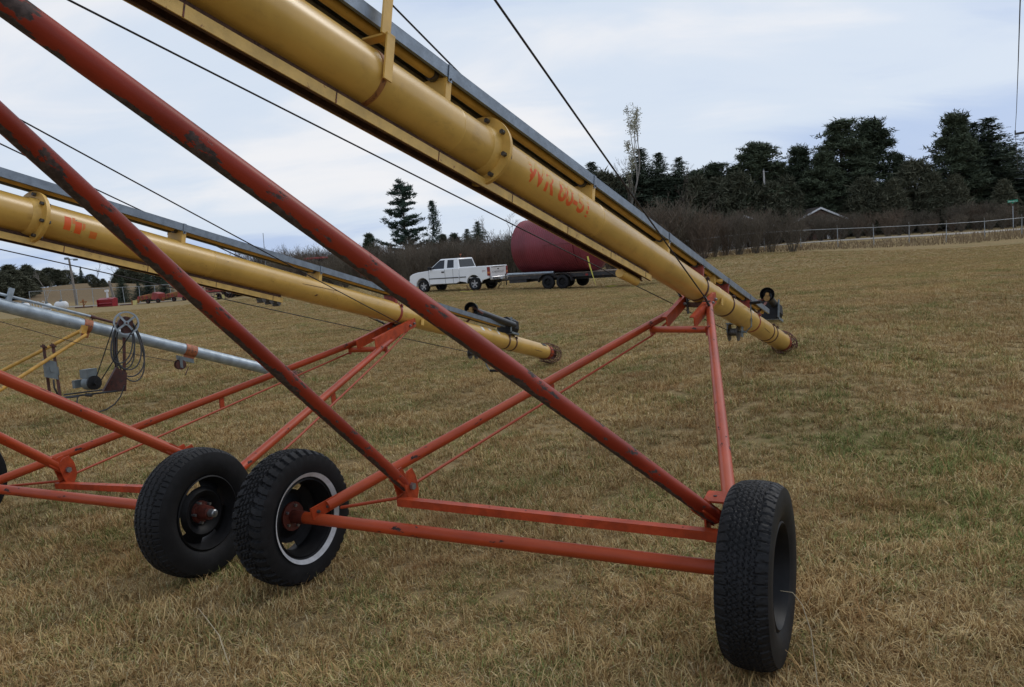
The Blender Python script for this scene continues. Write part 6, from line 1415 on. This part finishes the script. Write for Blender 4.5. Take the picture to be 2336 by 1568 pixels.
g = G(); g.prism([V(-0.35, -0.3, 0.55), V(0.3, -0.3, 0.5), V(0.2, -0.3, 0.75), V(-0.2, -0.3, 1.0)], V(0, 0.6, 0)); Bi(g, 'hood', m_bright); big_wheel(Bi, 0.25, -0.35, 0.36, 0.25, m_rim); big_wheel(Bi, -0.5, -0.35, 0.3, 0.25, m_rim)
r_, Bi = TH('disc_harrow', 480, 66, 'dark red cultivator frame with pale yellow blocks seen under the yellow track', 'farm implement', 3)
g = G()
for y in (-0.6, 0.2, 0.9): g.bx(-1.6, 1.9, y-0.05, y+0.05, 0.70, 0.80)
for x in (-1.5, -0.7, 0.2, 1.0, 1.8): g.bx(x-0.04, x+0.04, -0.6, 0.9, 0.78, 0.86)
g.tube((-1.2, 0, 0.8), (-0.2, 0, 1.5), 0.05, n=6); g.tube((-0.2, 0, 1.5), (0.9, 0, 0.85), 0.05, n=6); g.bx(-0.2, 0.7, -0.1, 0.1, 1.1, 1.3); Bi(g, 'frame', m_impl)
for k in range(14): 
    g = G(); x = -1.5+k*0.25; g.path([(x, -0.6, 0.7), (x+0.1, -0.7, 0.45), (x-0.05, -0.75, 0.15), (x+0.08, -0.8, 0.0)], 0.02, 5); Bi(g, 'tine', m_dkred)
for x in (-0.45, -0.25, 0.35, 0.95): g = G(); g.bx(x, x+0.17, -0.75, -0.6, 0.05, 0.40); Bi(g, 'block', m_yelb)
for x in (-1.0, 0.6): big_wheel(Bi, x, -0.5, 0.28, 0.2, m_rim)
r_, Bi = TH('tractor', 530, 68, 'dark tractor with a big silver rimmed wheel, mostly hidden by the second auger', 'tractor', 175)
g = G(); g.bx(-0.6, 2.4, -0.4, 0.4, 0.8, 1.3); Bi(g, 'bonnet', m_dkred); g = G(); g.bx(-0.6, 2.2, -0.3, 0.3, 0.5, 0.8); Bi(g, 'chassis', m_dark)
for s_ in (-1, 1): big_wheel(Bi, 0, s_*0.85, 0.80, 0.45, m_wrim, s_); big_wheel(Bi, -1.75, s_*0.85, 0.42, 0.3, m_wrim, s_)
# a long dry stalk leaning on the near tyre and a few others
random.seed(4)
m_stalk = simple('pale_dry_stalk', (0.42, 0.34, 0.22), 0.8, 0, 0.15, 10)
for pts, lb in ((((1868, 1545, 2.75), (1850, 1440, 2.78), (1830, 1380, 2.80), (1808, 1352, 2.82), (1780, 1348, 2.84)), 'long pale dry stalk curving up against the near right tyre'), (((525, 1490, 3.2), (500, 1450, 3.3), (470, 1410, 3.4), (452, 1388, 3.45)), 'dry stalk leaning over the grass below the left wheels')):
    ps = [at(*q) for q in pts]; ps[0].z = tz(ps[0].x, ps[0].y); g = G()
    for q in ps[1:]: q.z = max(q.z, tz(q.x, q.y)+0.02)
    g.path(ps, [0.0022, 0.002, 0.0018, 0.0015, 0.001][:len(ps)], 5); o = g.build('dry_stalk', m_stalk, smooth=60); tag(o, lb, 'dry stalk')
